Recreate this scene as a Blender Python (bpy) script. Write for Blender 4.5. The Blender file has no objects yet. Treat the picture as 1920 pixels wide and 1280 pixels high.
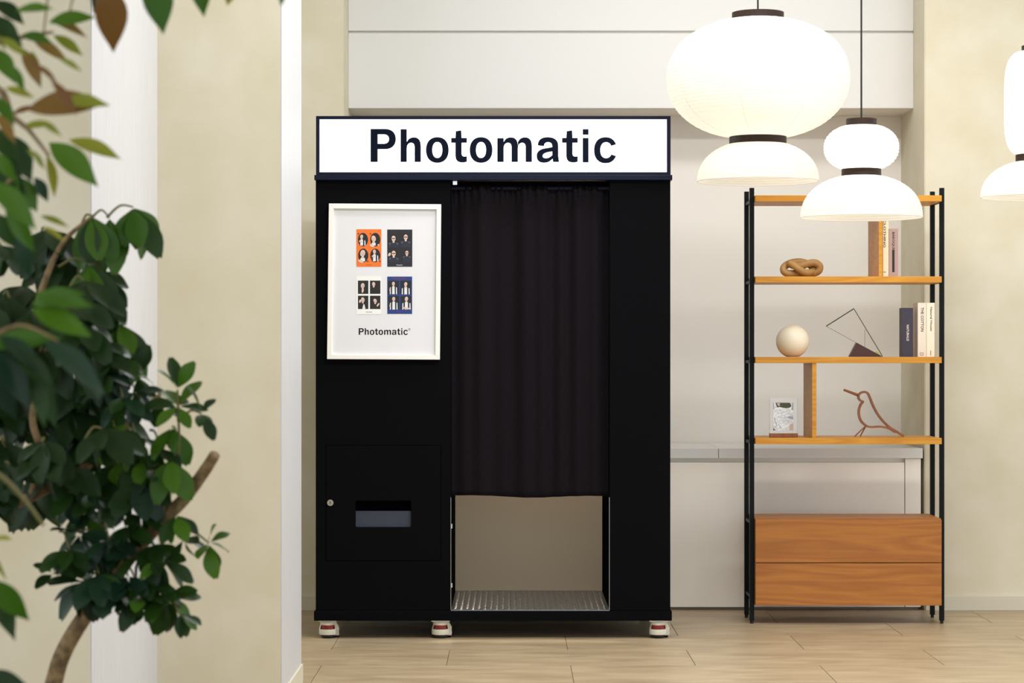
import bpy, bmesh, math, random
from mathutils import Vector, Matrix

random.seed(7)
R = math.radians
scene = bpy.context.scene
col = scene.collection

# ------------------------------------------------------------------ camera
F = 4300.0            # focal length in pixels of the 1920 x 1280 frame
CH = 1.113            # lens height
HOR = 665.0           # row of the horizon
cam_d = bpy.data.cameras.new('camera')
cam = bpy.data.objects.new('camera', cam_d)
col.objects.link(cam)
cam.location = (0, 0, CH)
cam.rotation_euler = (R(90), 0, 0)
cam_d.sensor_width = 36
cam_d.lens = 36 * F / 1920
cam_d.shift_y = (HOR - 640) / 1920
cam_d.clip_end = 60
cam_d.dof.use_dof = True
cam_d.dof.focus_distance = 9.1
cam_d.dof.aperture_fstop = 8.0
scene.camera = cam

# ------------------------------------------------------------------ world, lights, exposure
world = bpy.data.worlds.new('world')
scene.world = world
world.use_nodes = True
world.node_tree.nodes['Background'].inputs[0].default_value = (0.89, 0.95, 1.0, 1)
world.node_tree.nodes['Background'].inputs[1].default_value = 1.25

def area(name, loc, size, power, color, rot=(0, 0, 0)):
    l = bpy.data.lights.new(name, 'AREA')
    l.shape = 'RECTANGLE'
    l.size, l.size_y = size
    l.energy = power
    l.color = color
    o = bpy.data.objects.new(name, l)
    col.objects.link(o)
    o.location = loc
    o.rotation_euler = rot
    return o

CEIL = 3.45
for x, y, pw_ in [(0.45, 6.6, 34), (1.4, 6.5, 46), (2.6, 6.6, 22), (-0.1, 8.3, 17), (0.9, 8.5, 16), (1.8, 8.5, 6)]:
    area('ceiling_light', (x, y, CEIL - 0.03), (1.0, 0.4), pw_, (0.97, 0.98, 1.0))

vs = scene.view_settings
vs.view_transform = 'Standard'
vs.look = 'None'
vs.exposure = 0.28
vs.gamma = 1
vs.use_curve_mapping = False

# ------------------------------------------------------------------ helpers
def X(px, Z): return (px - 960.0) * Z / F
def H(py, Z): return CH - (py - HOR) * Z / F
def W(px, py, Z): return Vector((X(px, Z), Z, H(py, Z)))

def s2l(c):
    c = c / 255.0
    return c / 12.92 if c <= 0.04045 else ((c + 0.055) / 1.055) ** 2.4
def rgb(r, g, b): return (s2l(r), s2l(g), s2l(b), 1)

def new_mat(name, color, rough=0.6, metal=0.0, spec=0.5, **kw):
    m = bpy.data.materials.new(name)
    m.use_nodes = True
    b = m.node_tree.nodes['Principled BSDF']
    b.inputs['Base Color'].default_value = color
    b.inputs['Roughness'].default_value = rough
    b.inputs['Metallic'].default_value = metal
    b.inputs['Specular IOR Level'].default_value = spec
    for k, v in kw.items():
        b.inputs[k.replace('_', ' ')].default_value = v
    return m

def noise_color(m, c1, c2, scale=(1, 1, 1), nscale=4.0, detail=4, lo=0.35, hi=0.65, bump=0.0, bdist=0.002, rough=0.6, coord='Object', dist=0.0):
    nt = m.node_tree
    b = nt.nodes['Principled BSDF']
    tc = nt.nodes.new('ShaderNodeTexCoord')
    mp = nt.nodes.new('ShaderNodeMapping')
    mp.inputs['Scale'].default_value = scale
    nz = nt.nodes.new('ShaderNodeTexNoise')
    nz.inputs['Scale'].default_value = nscale
    nz.inputs['Detail'].default_value = detail
    nz.inputs['Distortion'].default_value = dist
    rp = nt.nodes.new('ShaderNodeValToRGB')
    rp.color_ramp.elements[0].position = lo
    rp.color_ramp.elements[1].position = hi
    rp.color_ramp.elements[0].color = c1
    rp.color_ramp.elements[1].color = c2
    nt.links.new(tc.outputs[coord], mp.inputs[0])
    nt.links.new(mp.outputs[0], nz.inputs['Vector'])
    nt.links.new(nz.outputs['Fac'], rp.inputs[0])
    nt.links.new(rp.outputs[0], b.inputs['Base Color'])
    if bump:
        bp = nt.nodes.new('ShaderNodeBump')
        bp.inputs['Strength'].default_value = bump
        bp.inputs['Distance'].default_value = bdist
        nt.links.new(nz.outputs['Fac'], bp.inputs['Height'])
        nt.links.new(bp.outputs[0], b.inputs['Normal'])
    return m

def wood(name, c1, c2, scale=(1.2, 9, 16), rough=0.45, ring=2.2):
    m = new_mat(name, c1, rough)
    nt = m.node_tree
    b = nt.nodes['Principled BSDF']
    tc = nt.nodes.new('ShaderNodeTexCoord')
    oi = nt.nodes.new('ShaderNodeObjectInfo')
    ad = nt.nodes.new('ShaderNodeVectorMath'); ad.operation = 'ADD'
    sc = nt.nodes.new('ShaderNodeVectorMath'); sc.operation = 'SCALE'
    sc.inputs['Scale'].default_value = 7.0
    cb = nt.nodes.new('ShaderNodeCombineXYZ')
    nt.links.new(oi.outputs['Random'], cb.inputs[0]); nt.links.new(oi.outputs['Random'], cb.inputs[2])
    nt.links.new(cb.outputs[0], sc.inputs[0])
    nt.links.new(tc.outputs['Object'], ad.inputs[0]); nt.links.new(sc.outputs[0], ad.inputs[1])
    mp = nt.nodes.new('ShaderNodeMapping'); mp.inputs['Scale'].default_value = scale
    nt.links.new(ad.outputs[0], mp.inputs[0])
    n1 = nt.nodes.new('ShaderNodeTexNoise'); n1.inputs['Scale'].default_value = 1.0; n1.inputs['Detail'].default_value = 2
    nt.links.new(mp.outputs[0], n1.inputs['Vector'])
    mu = nt.nodes.new('ShaderNodeMath'); mu.operation = 'MULTIPLY'; mu.inputs[1].default_value = ring * 6
    fr = nt.nodes.new('ShaderNodeMath'); fr.operation = 'PINGPONG'; fr.inputs[1].default_value = 1.0
    nt.links.new(n1.outputs['Fac'], mu.inputs[0]); nt.links.new(mu.outputs[0], fr.inputs[0])
    n2 = nt.nodes.new('ShaderNodeTexNoise'); n2.inputs['Scale'].default_value = 9.0; n2.inputs['Detail'].default_value = 5
    mp2 = nt.nodes.new('ShaderNodeMapping'); mp2.inputs['Scale'].default_value = (scale[0] * 0.6, scale[1] * 3, scale[2] * 3)
    nt.links.new(ad.outputs[0], mp2.inputs[0]); nt.links.new(mp2.outputs[0], n2.inputs['Vector'])
    mx = nt.nodes.new('ShaderNodeMath'); mx.operation = 'MULTIPLY_ADD'; mx.inputs[1].default_value = 0.45
    hf = nt.nodes.new('ShaderNodeMath'); hf.operation = 'MULTIPLY'; hf.inputs[1].default_value = 0.55
    nt.links.new(n2.outputs['Fac'], hf.inputs[0])
    nt.links.new(fr.outputs[0], mx.inputs[0]); nt.links.new(hf.outputs[0], mx.inputs[2])
    rp = nt.nodes.new('ShaderNodeValToRGB')
    rp.color_ramp.elements[0].position = 0.15; rp.color_ramp.elements[1].position = 0.85
    rp.color_ramp.elements[0].color = c1; rp.color_ramp.elements[1].color = c2
    nt.links.new(mx.outputs[0], rp.inputs[0]); nt.links.new(rp.outputs[0], b.inputs['Base Color'])
    return m

def emit_mat(name, color, strength, base=(0.8, 0.8, 0.8, 1)):
    m = new_mat(name, base, 0.5)
    b = m.node_tree.nodes['Principled BSDF']
    b.inputs['Emission Color'].default_value = color
    b.inputs['Emission Strength'].default_value = strength
    return m

ROOT = {}       # object -> world location its mesh data is relative to

def put(name, me, parent=None, origin=None, mats=(), label=None, cat=None, group=None, kind=None):
    """link a mesh given in world coordinates; parts are stored relative to their thing"""
    if parent is not None:
        o0 = ROOT[parent.name]
        loc = Vector((0, 0, 0))
    else:
        o0 = Vector(origin) if origin is not None else Vector((0, 0, 0))
        loc = o0
    me.transform(Matrix.Translation(-o0))
    for m in mats: me.materials.append(m)
    o = bpy.data.objects.new(name, me)
    col.objects.link(o)
    o.location = loc
    if parent is not None: o.parent = parent
    ROOT[o.name] = o0
    tag(o, label, cat, group, kind)
    return o

def tag(o, label=None, cat=None, group=None, kind=None):
    if label: o['label'] = label
    if cat: o['category'] = cat
    if group: o['group'] = group
    if kind: o['kind'] = kind
    return o

def empty(name, loc, label, cat, group=None, kind=None):
    o = bpy.data.objects.new(name, None)
    o.empty_display_size = 0.1
    col.objects.link(o)
    o.location = loc
    ROOT[o.name] = Vector(loc)
    return tag(o, label, cat, group, kind)

class MB:
    def __init__(s): s.v, s.f, s.m = [], [], []
    def poly(s, pts, mat=0):
        n = len(s.v); s.v += [tuple(p) for p in pts]
        s.f.append(tuple(range(n, n + len(pts)))); s.m.append(mat); return s
    def box(s, x0, x1, y0, y1, z0, z1, mat=0):
        n = len(s.v)
        s.v += [(x, y, z) for z in (z0, z1) for y in (y0, y1) for x in (x0, x1)]
        for q in ((0, 2, 3, 1), (4, 5, 7, 6), (0, 1, 5, 4), (2, 6, 7, 3), (0, 4, 6, 2), (1, 3, 7, 5)):
            s.f.append(tuple(n + k for k in q)); s.m.append(mat)
        return s
    def tube(s, pts, rad, seg=8, mat=0, closed=False, caps=True):
        pts = [Vector(p) for p in pts]; n = len(pts); base = len(s.v)
        rr = rad if isinstance(rad, (list, tuple)) else [rad] * n
        up = None
        for i, p in enumerate(pts):
            if closed: t = pts[(i + 1) % n] - pts[i - 1]
            else: t = pts[min(i + 1, n - 1)] - pts[max(i - 1, 0)]
            t.normalize()
            if up is None:
                up = Vector((0, 0, 1)) if abs(t.z) < 0.9 else Vector((1, 0, 0))
            a = up - t * up.dot(t)
            if a.length < 1e-5: a = t.orthogonal()
            a.normalize(); up = a; b = t.cross(a)
            for k in range(seg):
                th = 2 * math.pi * k / seg
                s.v.append(tuple(p + (a * math.cos(th) + b * math.sin(th)) * rr[i]))
        for i in range(n if closed else n - 1):
            j = (i + 1) % n
            for k in range(seg):
                l = (k + 1) % seg
                s.f.append((base + i * seg + k, base + i * seg + l, base + j * seg + l, base + j * seg + k)); s.m.append(mat)
        if caps and not closed:
            s.f.append(tuple(base + k for k in range(seg))[::-1]); s.m.append(mat)
            s.f.append(tuple(base + (n - 1) * seg + k for k in range(seg))); s.m.append(mat)
        return s
    def lathe(s, c, prof, seg=48, mat=0, cap0=False, cap1=False):
        base = len(s.v)
        for r, z in prof:
            for k in range(seg):
                th = 2 * math.pi * k / seg
                s.v.append((c[0] + r * math.cos(th), c[1] + r * math.sin(th), c[2] + z))
        for i in range(len(prof) - 1):
            for k in range(seg):
                l = (k + 1) % seg
                s.f.append((base + i * seg + k, base + i * seg + l, base + (i + 1) * seg + l, base + (i + 1) * seg + k)); s.m.append(mat)
        if cap0: s.f.append(tuple(base + k for k in range(seg))[::-1]); s.m.append(mat)
        if cap1: s.f.append(tuple(base + (len(prof) - 1) * seg + k for k in range(seg))); s.m.append(mat)
        return s
    def prism_y(s, pts, y0, y1, mat=0):
        """polygon of (x, z) points extruded from y0 to y1"""
        n = len(pts); b = len(s.v)
        s.v += [(x, y0, z) for x, z in pts] + [(x, y1, z) for x, z in pts]
        s.f.append(tuple(range(b, b + n))); s.m.append(mat)
        s.f.append(tuple(range(b + n, b + 2 * n))[::-1]); s.m.append(mat)
        for k in range(n):
            l = (k + 1) % n
            s.f.append((b + k, b + n + k, b + n + l, b + l)); s.m.append(mat)
        return s
    def mesh(s, name='mesh', smooth=False, bevel=0.0, merge=False, autosmooth=None, bseg=2):
        me = bpy.data.meshes.new(name)
        me.from_pydata(s.v, [], s.f)
        me.polygons.foreach_set('material_index', s.m)
        bm = bmesh.new(); bm.from_mesh(me)
        if merge or bevel: bmesh.ops.remove_doubles(bm, verts=bm.verts, dist=1e-5)
        bmesh.ops.recalc_face_normals(bm, faces=bm.faces)
        if bevel:
            ed = [e for e in bm.edges if len(e.link_faces) == 2 and e.calc_face_angle(0) > 0.5]
            bmesh.ops.bevel(bm, geom=ed, offset=bevel, segments=bseg, profile=0.6, affect='EDGES')
        if autosmooth:
            for f in bm.faces: f.smooth = True
            for e in bm.edges:
                if len(e.link_faces) == 2 and e.calc_face_angle(0) > autosmooth: e.smooth = False
        bm.to_mesh(me); bm.free()
        if smooth:
            for p in me.polygons: p.use_smooth = True
        return me
    def put(s, name, mats, parent=None, origin=None, smooth=False, bevel=0.0, merge=False, autosmooth=None, bseg=2, **kw):
        if not isinstance(mats, (list, tuple)): mats = [mats]
        return put(name, s.mesh(name, smooth, bevel, merge, autosmooth, bseg), parent, origin, mats, **kw)

def frame_prism(mb, outer, inner, y0, y1, mat=0):
    """ring between two loops of equal length, (x, z) points, extruded"""
    n = len(outer); b = len(mb.v)
    for y in (y0, y1):
        mb.v += [(x, y, z) for x, z in outer]; mb.v += [(x, y, z) for x, z in inner]
    for k in range(n):
        l = (k + 1) % n
        for q in ((k, l, n + l, n + k), (2 * n + k, 3 * n + k, 3 * n + l, 2 * n + l), (k, 2 * n + k, 2 * n + l, l), (n + k, n + l, 3 * n + l, 3 * n + k)):
            mb.f.append(tuple(b + i for i in q)); mb.m.append(mat)
    return mb

def rect_loop(x0, x1, z0, z1): return [(x0, z0), (x1, z0), (x1, z1), (x0, z1)]

def rrect(x0, x1, z0, z1, r, n=6):
    out = []
    for cx, cz, a0 in ((x1 - r, z1 - r, 0), (x0 + r, z1 - r, 90), (x0 + r, z0 + r, 180), (x1 - r, z0 + r, 270)):
        for k in range(n + 1):
            a = R(a0 + 90 * k / n); out.append((cx + r * math.cos(a), cz + r * math.sin(a)))
    return out

def rrect_outer(x0, x1, z0, z1, n=6):
    """square loop with as many points as rrect, for a ring"""
    out = []
    for cx, cz in ((x1, z1), (x0, z1), (x0, z0), (x1, z0)):
        out += [(cx, cz)] * (n + 1)
    return out

def catmull(pts, n=8, closed=False):
    pts = [Vector(p) for p in pts]; out = []; m = len(pts)
    for i in range(m if closed else m - 1):
        if closed: p0, p1, p2, p3 = pts[i - 1], pts[i], pts[(i + 1) % m], pts[(i + 2) % m]
        else: p0, p1, p2, p3 = pts[max(i - 1, 0)], pts[i], pts[i + 1], pts[min(i + 2, m - 1)]
        for k in range(n):
            t = k / n
            out.append(0.5 * ((2 * p1) + (p2 - p0) * t + (2 * p0 - 5 * p1 + 4 * p2 - p3) * t * t + (3 * p1 - p0 - 3 * p2 + p3) * t ** 3))
    if not closed: out.append(pts[-1])
    return out

# ------------------------------------------------------------------ materials
M = {}
M['paper_wall'] = noise_color(new_mat('plaster_wallpaper', (1, 1, 1, 1), 0.75), rgb(209, 200, 172), rgb(218, 211, 190), (1, 1, 1), 5.0, 6, 0.3, 0.7, 0.08, 0.002)
M['strip'] = noise_color(new_mat('white_grained_panel', (1, 1, 1, 1), 0.5), rgb(190, 190, 190), rgb(200, 199, 200), (14, 14, 0.6), 9.0, 5, 0.3, 0.7, 0.05, 0.001)
M['white_lam'] = new_mat('white_laminate', rgb(226, 225, 221), 0.35)
M['niche'] = new_mat('niche_paint', rgb(240, 235, 227), 0.5)
M['counter'] = new_mat('counter_lacquer', rgb(246, 239, 226), 0.3)
M['toe'] = new_mat('toe_kick', rgb(150, 142, 125), 0.5)
M['base'] = new_mat('baseboard', rgb(206, 199, 178), 0.5)
M['ceil'] = new_mat('ceiling_paint', rgb(236, 232, 224), 0.8)
M['grout'] = new_mat('floor_joint', rgb(120, 104, 84), 0.8)
M['black'] = new_mat('black_powder_coat', rgb(15, 15, 17), 0.5, spec=0.0)
M['black_edge'] = new_mat('black_satin_frame', rgb(22, 26, 44), 0.35, spec=0.12)  # blue in this black stands in for cool light bleeding from the sign
M['dark'] = new_mat('dark_void', rgb(8, 8, 10), 0.8, spec=0.05)
M['inner'] = new_mat('booth_interior_panel', rgb(186, 170, 146), 0.6)
M['alu'] = new_mat('tread_aluminium', rgb(150, 150, 152), 0.3, metal=1.0)
M['chrome'] = new_mat('chrome', rgb(215, 215, 215), 0.2, metal=1.0)
M['tray'] = new_mat('grey_blue_tray', rgb(58, 64, 76), 0.4, spec=0.2)
M['caster'] = new_mat('caster_white', rgb(214, 210, 192), 0.4)
M['red'] = new_mat('caster_red', rgb(130, 20, 18), 0.4)
M['rubber'] = new_mat('rubber', rgb(18, 18, 18), 0.7)
M['sign'] = emit_mat('sign_light_panel', (0.95, 0.98, 1.0, 1), 1.25)
M['letter'] = new_mat('letter_film', rgb(10, 16, 32), 0.5, spec=0.06)
M['ink'] = new_mat('poster_ink', rgb(22, 21, 23), 0.6, spec=0.1)
M['frame_white'] = new_mat('white_frame', rgb(238, 237, 230), 0.4)
M['poster'] = new_mat('poster_paper', rgb(222, 222, 226), 0.5)
cl = noise_color(new_mat('curtain_cloth', (0, 0, 0, 1), 0.85, spec=0.06), rgb(17, 14, 18), rgb(24, 20, 24), (1, 1, 1), 260, 2, 0.3, 0.7, 0.12, 0.001)
M['curtain'] = cl
M['post'] = new_mat('black_steel_post', rgb(16, 20, 20), 0.45, spec=0.12)
M['oak'] = wood('oak', rgb(190, 122, 24), rgb(216, 154, 40))
M['oak_drawer'] = wood('oak_drawer', rgb(146, 84, 24), rgb(176, 112, 42), (0.9, 5, 11), 0.45, 2.6)
M['walnut'] = wood('walnut', rgb(120, 66, 34), rgb(150, 92, 52), (8, 8, 8))
M['wenge'] = new_mat('dark_wood', rgb(66, 30, 20), 0.4)
M['knot'] = wood('knot_wood', rgb(158, 118, 64), rgb(180, 140, 82), (6, 6, 6), 0.5, 1.2)
M['globe'] = new_mat('cream_globe', rgb(240, 228, 204), 0.35)
M['wire'] = new_mat('dark_wire', rgb(48, 42, 34), 0.4)
M['yellow'] = new_mat('yellow_green_card', rgb(205, 200, 70), 0.5)
M['acrylic'] = new_mat('clear_acrylic', (1, 1, 1, 1), 0.03, Transmission_Weight=1.0, IOR=1.45)
M['ring'] = new_mat('dark_oak_ring', rgb(46, 33, 26), 0.5, spec=0.2)
M['cable'] = new_mat('black_cable', rgb(18, 17, 16), 0.6)

# floor tile: streaky stone-look vinyl, each tile its own tone
ft = new_mat('floor_tile', rgb(196, 172, 140), 0.38, spec=0.4)
noise_color(ft, rgb(150, 130, 102), rgb(184, 164, 132), (1.6, 5, 1), 2.2, 6, 0.25, 0.75, 0.04, 0.001, dist=0.6)
nt = ft.node_tree
mp = [n for n in nt.nodes if n.type == 'MAPPING'][0]
oi = nt.nodes.new('ShaderNodeObjectInfo'); ad = nt.nodes.new('ShaderNodeVectorMath'); ad.operation = 'SCALE'; ad.inputs['Scale'].default_value = 30
cb = nt.nodes.new('ShaderNodeCombineXYZ')
nt.links.new(oi.outputs['Random'], cb.inputs[0]); nt.links.new(oi.outputs['Random'], cb.inputs[1])
nt.links.new(cb.outputs[0], ad.inputs[0]); nt.links.new(ad.outputs[0], mp.inputs['Location'])
M['tile'] = ft

# lit paper of the lanterns: paper that lets the bulb's light through
def paper(name, em, tint):
    m = bpy.data.materials.new(name); m.use_nodes = True
    nt = m.node_tree; nt.nodes.clear()
    out = nt.nodes.new('ShaderNodeOutputMaterial')
    df = nt.nodes.new('ShaderNodeBsdfDiffuse'); df.inputs[0].default_value = tint
    tr = nt.nodes.new('ShaderNodeBsdfTranslucent'); tr.inputs[0].default_value = tint
    mx = nt.nodes.new('ShaderNodeMixShader'); mx.inputs[0].default_value = 0.5
    e = nt.nodes.new('ShaderNodeEmission'); e.inputs[0].default_value = (1.0, 0.96, 0.90, 1); e.inputs[1].default_value = em
    a = nt.nodes.new('ShaderNodeAddShader')
    nt.links.new(df.outputs[0], mx.inputs[1]); nt.links.new(tr.outputs[0], mx.inputs[2])
    nt.links.new(mx.outputs[0], a.inputs[0]); nt.links.new(e.outputs[0], a.inputs[1])
    nt.links.new(a.outputs[0], out.inputs[0])
    return m
M['paper'] = paper('lantern_paper', 0.06, rgb(232, 229, 221))
M['bulb'] = emit_mat('bulb', (1, 0.9, 0.75, 1), 6)

# ------------------------------------------------------------------ room
ZW = 10.0           # front plane of the back wall
ZH = 10.27          # plane of the header panels
ZN = 10.60          # back of the niche
XL, XR = X(643, ZW), X(1735, ZW)

fl = MB().box(-3.4, 4.4, -1.0, 10.7, -0.06, -0.004).put('floor', M['grout'], kind='structure')
TL, TW, gap = 0.893, 0.435, 0.0013
tile_me = MB().box(-TL / 2 + gap, TL / 2 - gap, -TW / 2 + gap, TW / 2 - gap, -0.004, 0.0).mesh('tile')
tile_me.materials.append(M['tile'])
row0 = 7.787
for r_ in range(-8, 6):
    y = row0 + (r_ + 0.5) * TW
    off = -0.683 if r_ % 2 == 0 else -0.235
    for c_ in range(-3, 5):
        x = off + (c_ + 0.5) * TL
        if x - TL / 2 < -3.4 or x + TL / 2 > 4.4: continue
        o = bpy.data.objects.new('tile', tile_me); col.objects.link(o)
        o.location = (x, y, 0); o.parent = fl

MB().box(-3.4, 4.4, -1.0, 11.0, CEIL, CEIL + 0.1).put('ceiling', M['ceil'], kind='structure')
wb = MB()
wb.box(-3.4, XL, ZW, 11.0, 0, CEIL)
wb.box(XR, 4.4, ZW, 11.0, 0, CEIL)
wb.put('wall_back', M['paper_wall'], kind='structure')
# the niche behind booth and shelf: back, soffit
nb = MB()
nb.box(XL, XR, ZN, 11.0, 0, CEIL)
nb.put('wall_niche', M['niche'], kind='structure')
# header of white panels above the niche
zh0 = H(203, ZH)
hd = MB().box(XL, XR, ZH + 0.02, ZN, zh0, CEIL).put('trim_1', M['niche'], kind='structure')
zs = H(60, ZH)
for z0, z1 in ((zh0, zs - 0.005), (zs + 0.005, CEIL)):
    MB().box(XL + 0.004, XR - 0.004, ZH, ZH + 0.025, z0, z1).put('panel', M['white_lam'], hd, bevel=0.003)
# slim beads on the jambs of the niche
MB().box(XL - 0.001, XL + 0.004, ZW + 0.002, ZN, 0, CEIL).box(XR - 0.004, XR + 0.001, ZW + 0.002, ZN, 0, CEIL).put('trim_2', M['paper_wall'], kind='structure')
bh = 0.063
MB().box(-3.4, XL, ZW - 0.012, ZW, 0, bh).box(XR, 4.4, ZW - 0.012, ZW, 0, bh).put('baseboard_back', M['base'], kind='structure', bevel=0.002)

# stepped piers on the left
ZA, ZB, ZC = 6.017, 7.13, 7.80
XA, XB = X(172, ZA), X(528, ZB)
MB().box(-3.4, XA - 0.004, ZA, ZC, 0, CEIL).box(XA - 0.01, XB - 0.004, ZB, ZC, 0, CEIL).put('wall_left', M['paper_wall'], kind='structure')
MB().box(XA - 0.004, XA, ZA, ZB, 0, CEIL).box(XB - 0.004, XB, ZB, ZC, 0, CEIL).put('trim_3', M['strip'], kind='structure')
bt = 0.006
MB().box(XB, XB + bt, ZB - bt, ZC, 0, bh).box(XA + bt, XB, ZB - bt, ZB, 0, bh).box(XA, XA + bt, ZA - bt, ZB, 0, bh).box(-3.4, XA, ZA - bt, ZA, 0, bh).put('baseboard_left', M['base'], kind='structure')

# ------------------------------------------------------------------ counter in the niche
zc1, zc0 = H(840, ZW), H(859, ZW)
xr_c = XR - 0.012
MB().box(XL + 0.01, X(1347, ZW) - 0.001, ZW - 0.004, ZN - 0.003, zc0, zc1).box(X(1347, ZW) + 0.001, xr_c, ZW - 0.004, ZN - 0.003, zc0, zc1).put('worktop', M['white_lam'], origin=(0, ZW, zc0), bevel=0.002,
    label='white worktop slab running along the niche behind the booth and shelf', cat='worktop')
ct = empty('counter_cabinet', (0.4, ZW + 0.2, 0), 'beige lacquered counter cabinet under the white worktop in the niche', 'cabinet')
MB().box(XL + 0.012, xr_c - 0.006, ZW + 0.03, ZN - 0.004, 0.012, zc0 - 0.001).put('body', M['counter'], ct)
zd1, zd0 = H(867, ZW), H(1138, ZW)
xs = [XL + 0.02, X(1000, ZW), X(1697, ZW)]
for a, b in zip(xs[:-1], xs[1:]):
    MB().box(a + 0.002, b - 0.002, ZW + 0.006, ZW + 0.03, zd0, zd1).put('door', M['counter'], ct, bevel=0.0015)
MB().box(X(1697, ZW) + 0.002, xr_c - 0.006, ZW + 0.008, ZW + 0.03, zd0, zc0 - 0.001).put('end_panel', M['counter'], ct, bevel=0.0015)
MB().box(XL + 0.02, xr_c - 0.012, ZW + 0.035, ZW + 0.05, 0.0, 0.014).put('toe_kick', M['toe'], ct)

# ------------------------------------------------------------------ photo booth
BZ, BB = 9.0, 9.76
bx = lambda p: X(p, BZ)
bz = lambda p: H(p, BZ)
booth = empty('photo_booth', (bx(925), BZ + 0.38, 0), 'tall black photo booth with a glowing white sign on top and castors below', 'photo booth')
zt, zb = bz(338), bz(1145)
c0, c1 = bx(592), bx(845)
# equipment cabinet: open-fronted shell behind a front with a door opening
zdA, zdB = bz(1051), bz(834)
dA, dB = bx(611), bx(827)
mb = MB()
frame_prism(mb, rect_loop(c0, c1, zb, zt), rect_loop(dA, dB, zdA, zdB), BZ, BZ + 0.012)
mb.put('cabinet_front', M['black'], booth)
MB().box(c0, c0 + 0.01, BZ + 0.012, BB, zb, zt).box(c1 - 0.01, c1, BZ + 0.012, BB, zb, zt).box(c0 + 0.01, c1 - 0.01, BB - 0.01, BB, zb, zt).box(c0 + 0.01, c1 - 0.01, BZ + 0.13, BZ + 0.135, zb, zt).put('cabinet_shell', M['black'], booth)
# service door with the photo slot
g = 0.0016
sA, sB, tA, tB = bx(666), bx(771), bz(988), bz(938)
mb = MB()
frame_prism(mb, rrect_outer(dA + g, dB - g, zdA + g, zdB - g), rrect(sA, sB, tA, tB, 0.008), BZ - 0.002, BZ + 0.01)
door = mb.put('service_door', M['black'], booth, merge=True)
mb = MB()
frame_prism(mb, rrect(sA - 0.004, sB + 0.004, tA - 0.004, tB + 0.004, 0.01), rrect(sA, sB, tA, tB, 0.008), BZ + 0.0101, BZ + 0.09)
mb.prism_y(rrect(sA - 0.004, sB + 0.004, tA - 0.004, tB + 0.004, 0.01), BZ + 0.09, BZ + 0.094)
mb.put('photo_slot', M['dark'], door)
zmid = bz(958)
MB().box(sA + 0.001, sB - 0.001, BZ + 0.012, BZ + 0.016, tA, zmid).box(sA + 0.001, sB - 0.001, BZ + 0.016, BZ + 0.06, tA, tA + 0.004).put('slot_flap', M['tray'], door)
lc = (bx(619.5), BZ - 0.002, bz(942))
lk = MB(); n = len(lk.v)
lk.tube([(lc[0], lc[1] + 0.001, lc[2]), (lc[0], lc[1] - 0.006, lc[2])], 0.0125, 24)
lk.tube([(lc[0], lc[1] - 0.006, lc[2]), (lc[0], lc[1] - 0.009, lc[2])], 0.0085, 24)
lko = lk.put('lock', M['chrome'], door, autosmooth=0.6)
MB().box(lc[0] - 0.0012, lc[0] + 0.0012, lc[1] - 0.0096, lc[1] - 0.0088, lc[2] - 0.005, lc[2] + 0.005).put('keyhole', M['dark'], door)
# right side, back, roof, base
rp0, rp1 = bx(1143), bx(1257)
MB().box(rp0, rp1, BZ, BB, zb, zt).put('side_panel', M['black'], booth, bevel=0.002)
MB().box(c1, rp0, BB - 0.02, BB, zb, zt).put('back_panel', M['inner'], booth)
MB().box(c1, rp0, BZ + 0.10, BB - 0.02, zt - 0.03, zt).put('roof_panel', M['black'], booth)
MB().box(bx(589), bx(1259.5), BZ - 0.012, BB + 0.01, bz(1163), zb).put('base_plate', M['black'], booth, bevel=0.003)
MB().box(bx(590), bx(1260), BZ - 0.02, BB, zt, bz(328.5)).put('ledge', M['black_edge'], booth, bevel=0.002)
# aluminium tread plate with raised bars
ty0, ty1, tz = BZ + 0.002, BB - 0.021, bz(1143)
MB().box(c1 + 0.001, rp0 - 0.001, ty0, ty1, zb, tz).put('tread_plate', M['alu'], booth)
tb = MB()
nx, ny = 26, 30
for i in range(nx):
    for j in range(ny):
        x = c1 + 0.02 + (rp0 - c1 - 0.04) * i / (nx - 1); y = ty0 + 0.02 + (ty1 - ty0 - 0.04) * j / (ny - 1)
        s_ = 1 if (i + j) % 2 else -1
        a = R(45) * s_; dx, dy = 0.011 * math.cos(a), 0.011 * math.sin(a); qx, qy = -0.0032 * math.sin(a), 0.0032 * math.cos(a)
        b = [(x - dx, y - dy, tz), (x + qx, y + qy, tz), (x + dx, y + dy, tz), (x - qx, y - qy, tz)]
        tp = (x, y, tz + 0.0022)
        for k in range(4): tb.poly([b[k], b[(k + 1) % 4], tp])
tb.put('tread_bars', M['alu'], booth, kind='stuff')
# trim strip along the opening and small latches
MB().box(c1 + 0.0002, c1 + 0.0014, BZ - 0.001, BZ + 0.012, tz, bz(932)).put('edge_strip', M['chrome'], booth)
MB().box(rp0 - 0.0014, rp0 - 0.0002, BZ - 0.001, BZ + 0.012, tz, bz(932)).put('edge_strip', M['chrome'], booth)
for py in (987, 1098):
    MB().box(c1 + 0.0005, c1 + 0.006, BZ + 0.02, BZ + 0.035, bz(py) - 0.009, bz(py) + 0.009).put('latch', M['chrome'], booth, bevel=0.001)
MB().box(bx(849), bx(857), BZ + 0.01, BZ + 0.02, bz(346), bz(339)).put('rail_bracket', M['chrome'], booth)
rail = MB().tube([(c1, BZ + 0.05, bz(351)), (rp0, BZ + 0.05, bz(351))], 0.008, 12).put('curtain_rail', M['black_edge'], booth, autosmooth=0.6)
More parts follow.
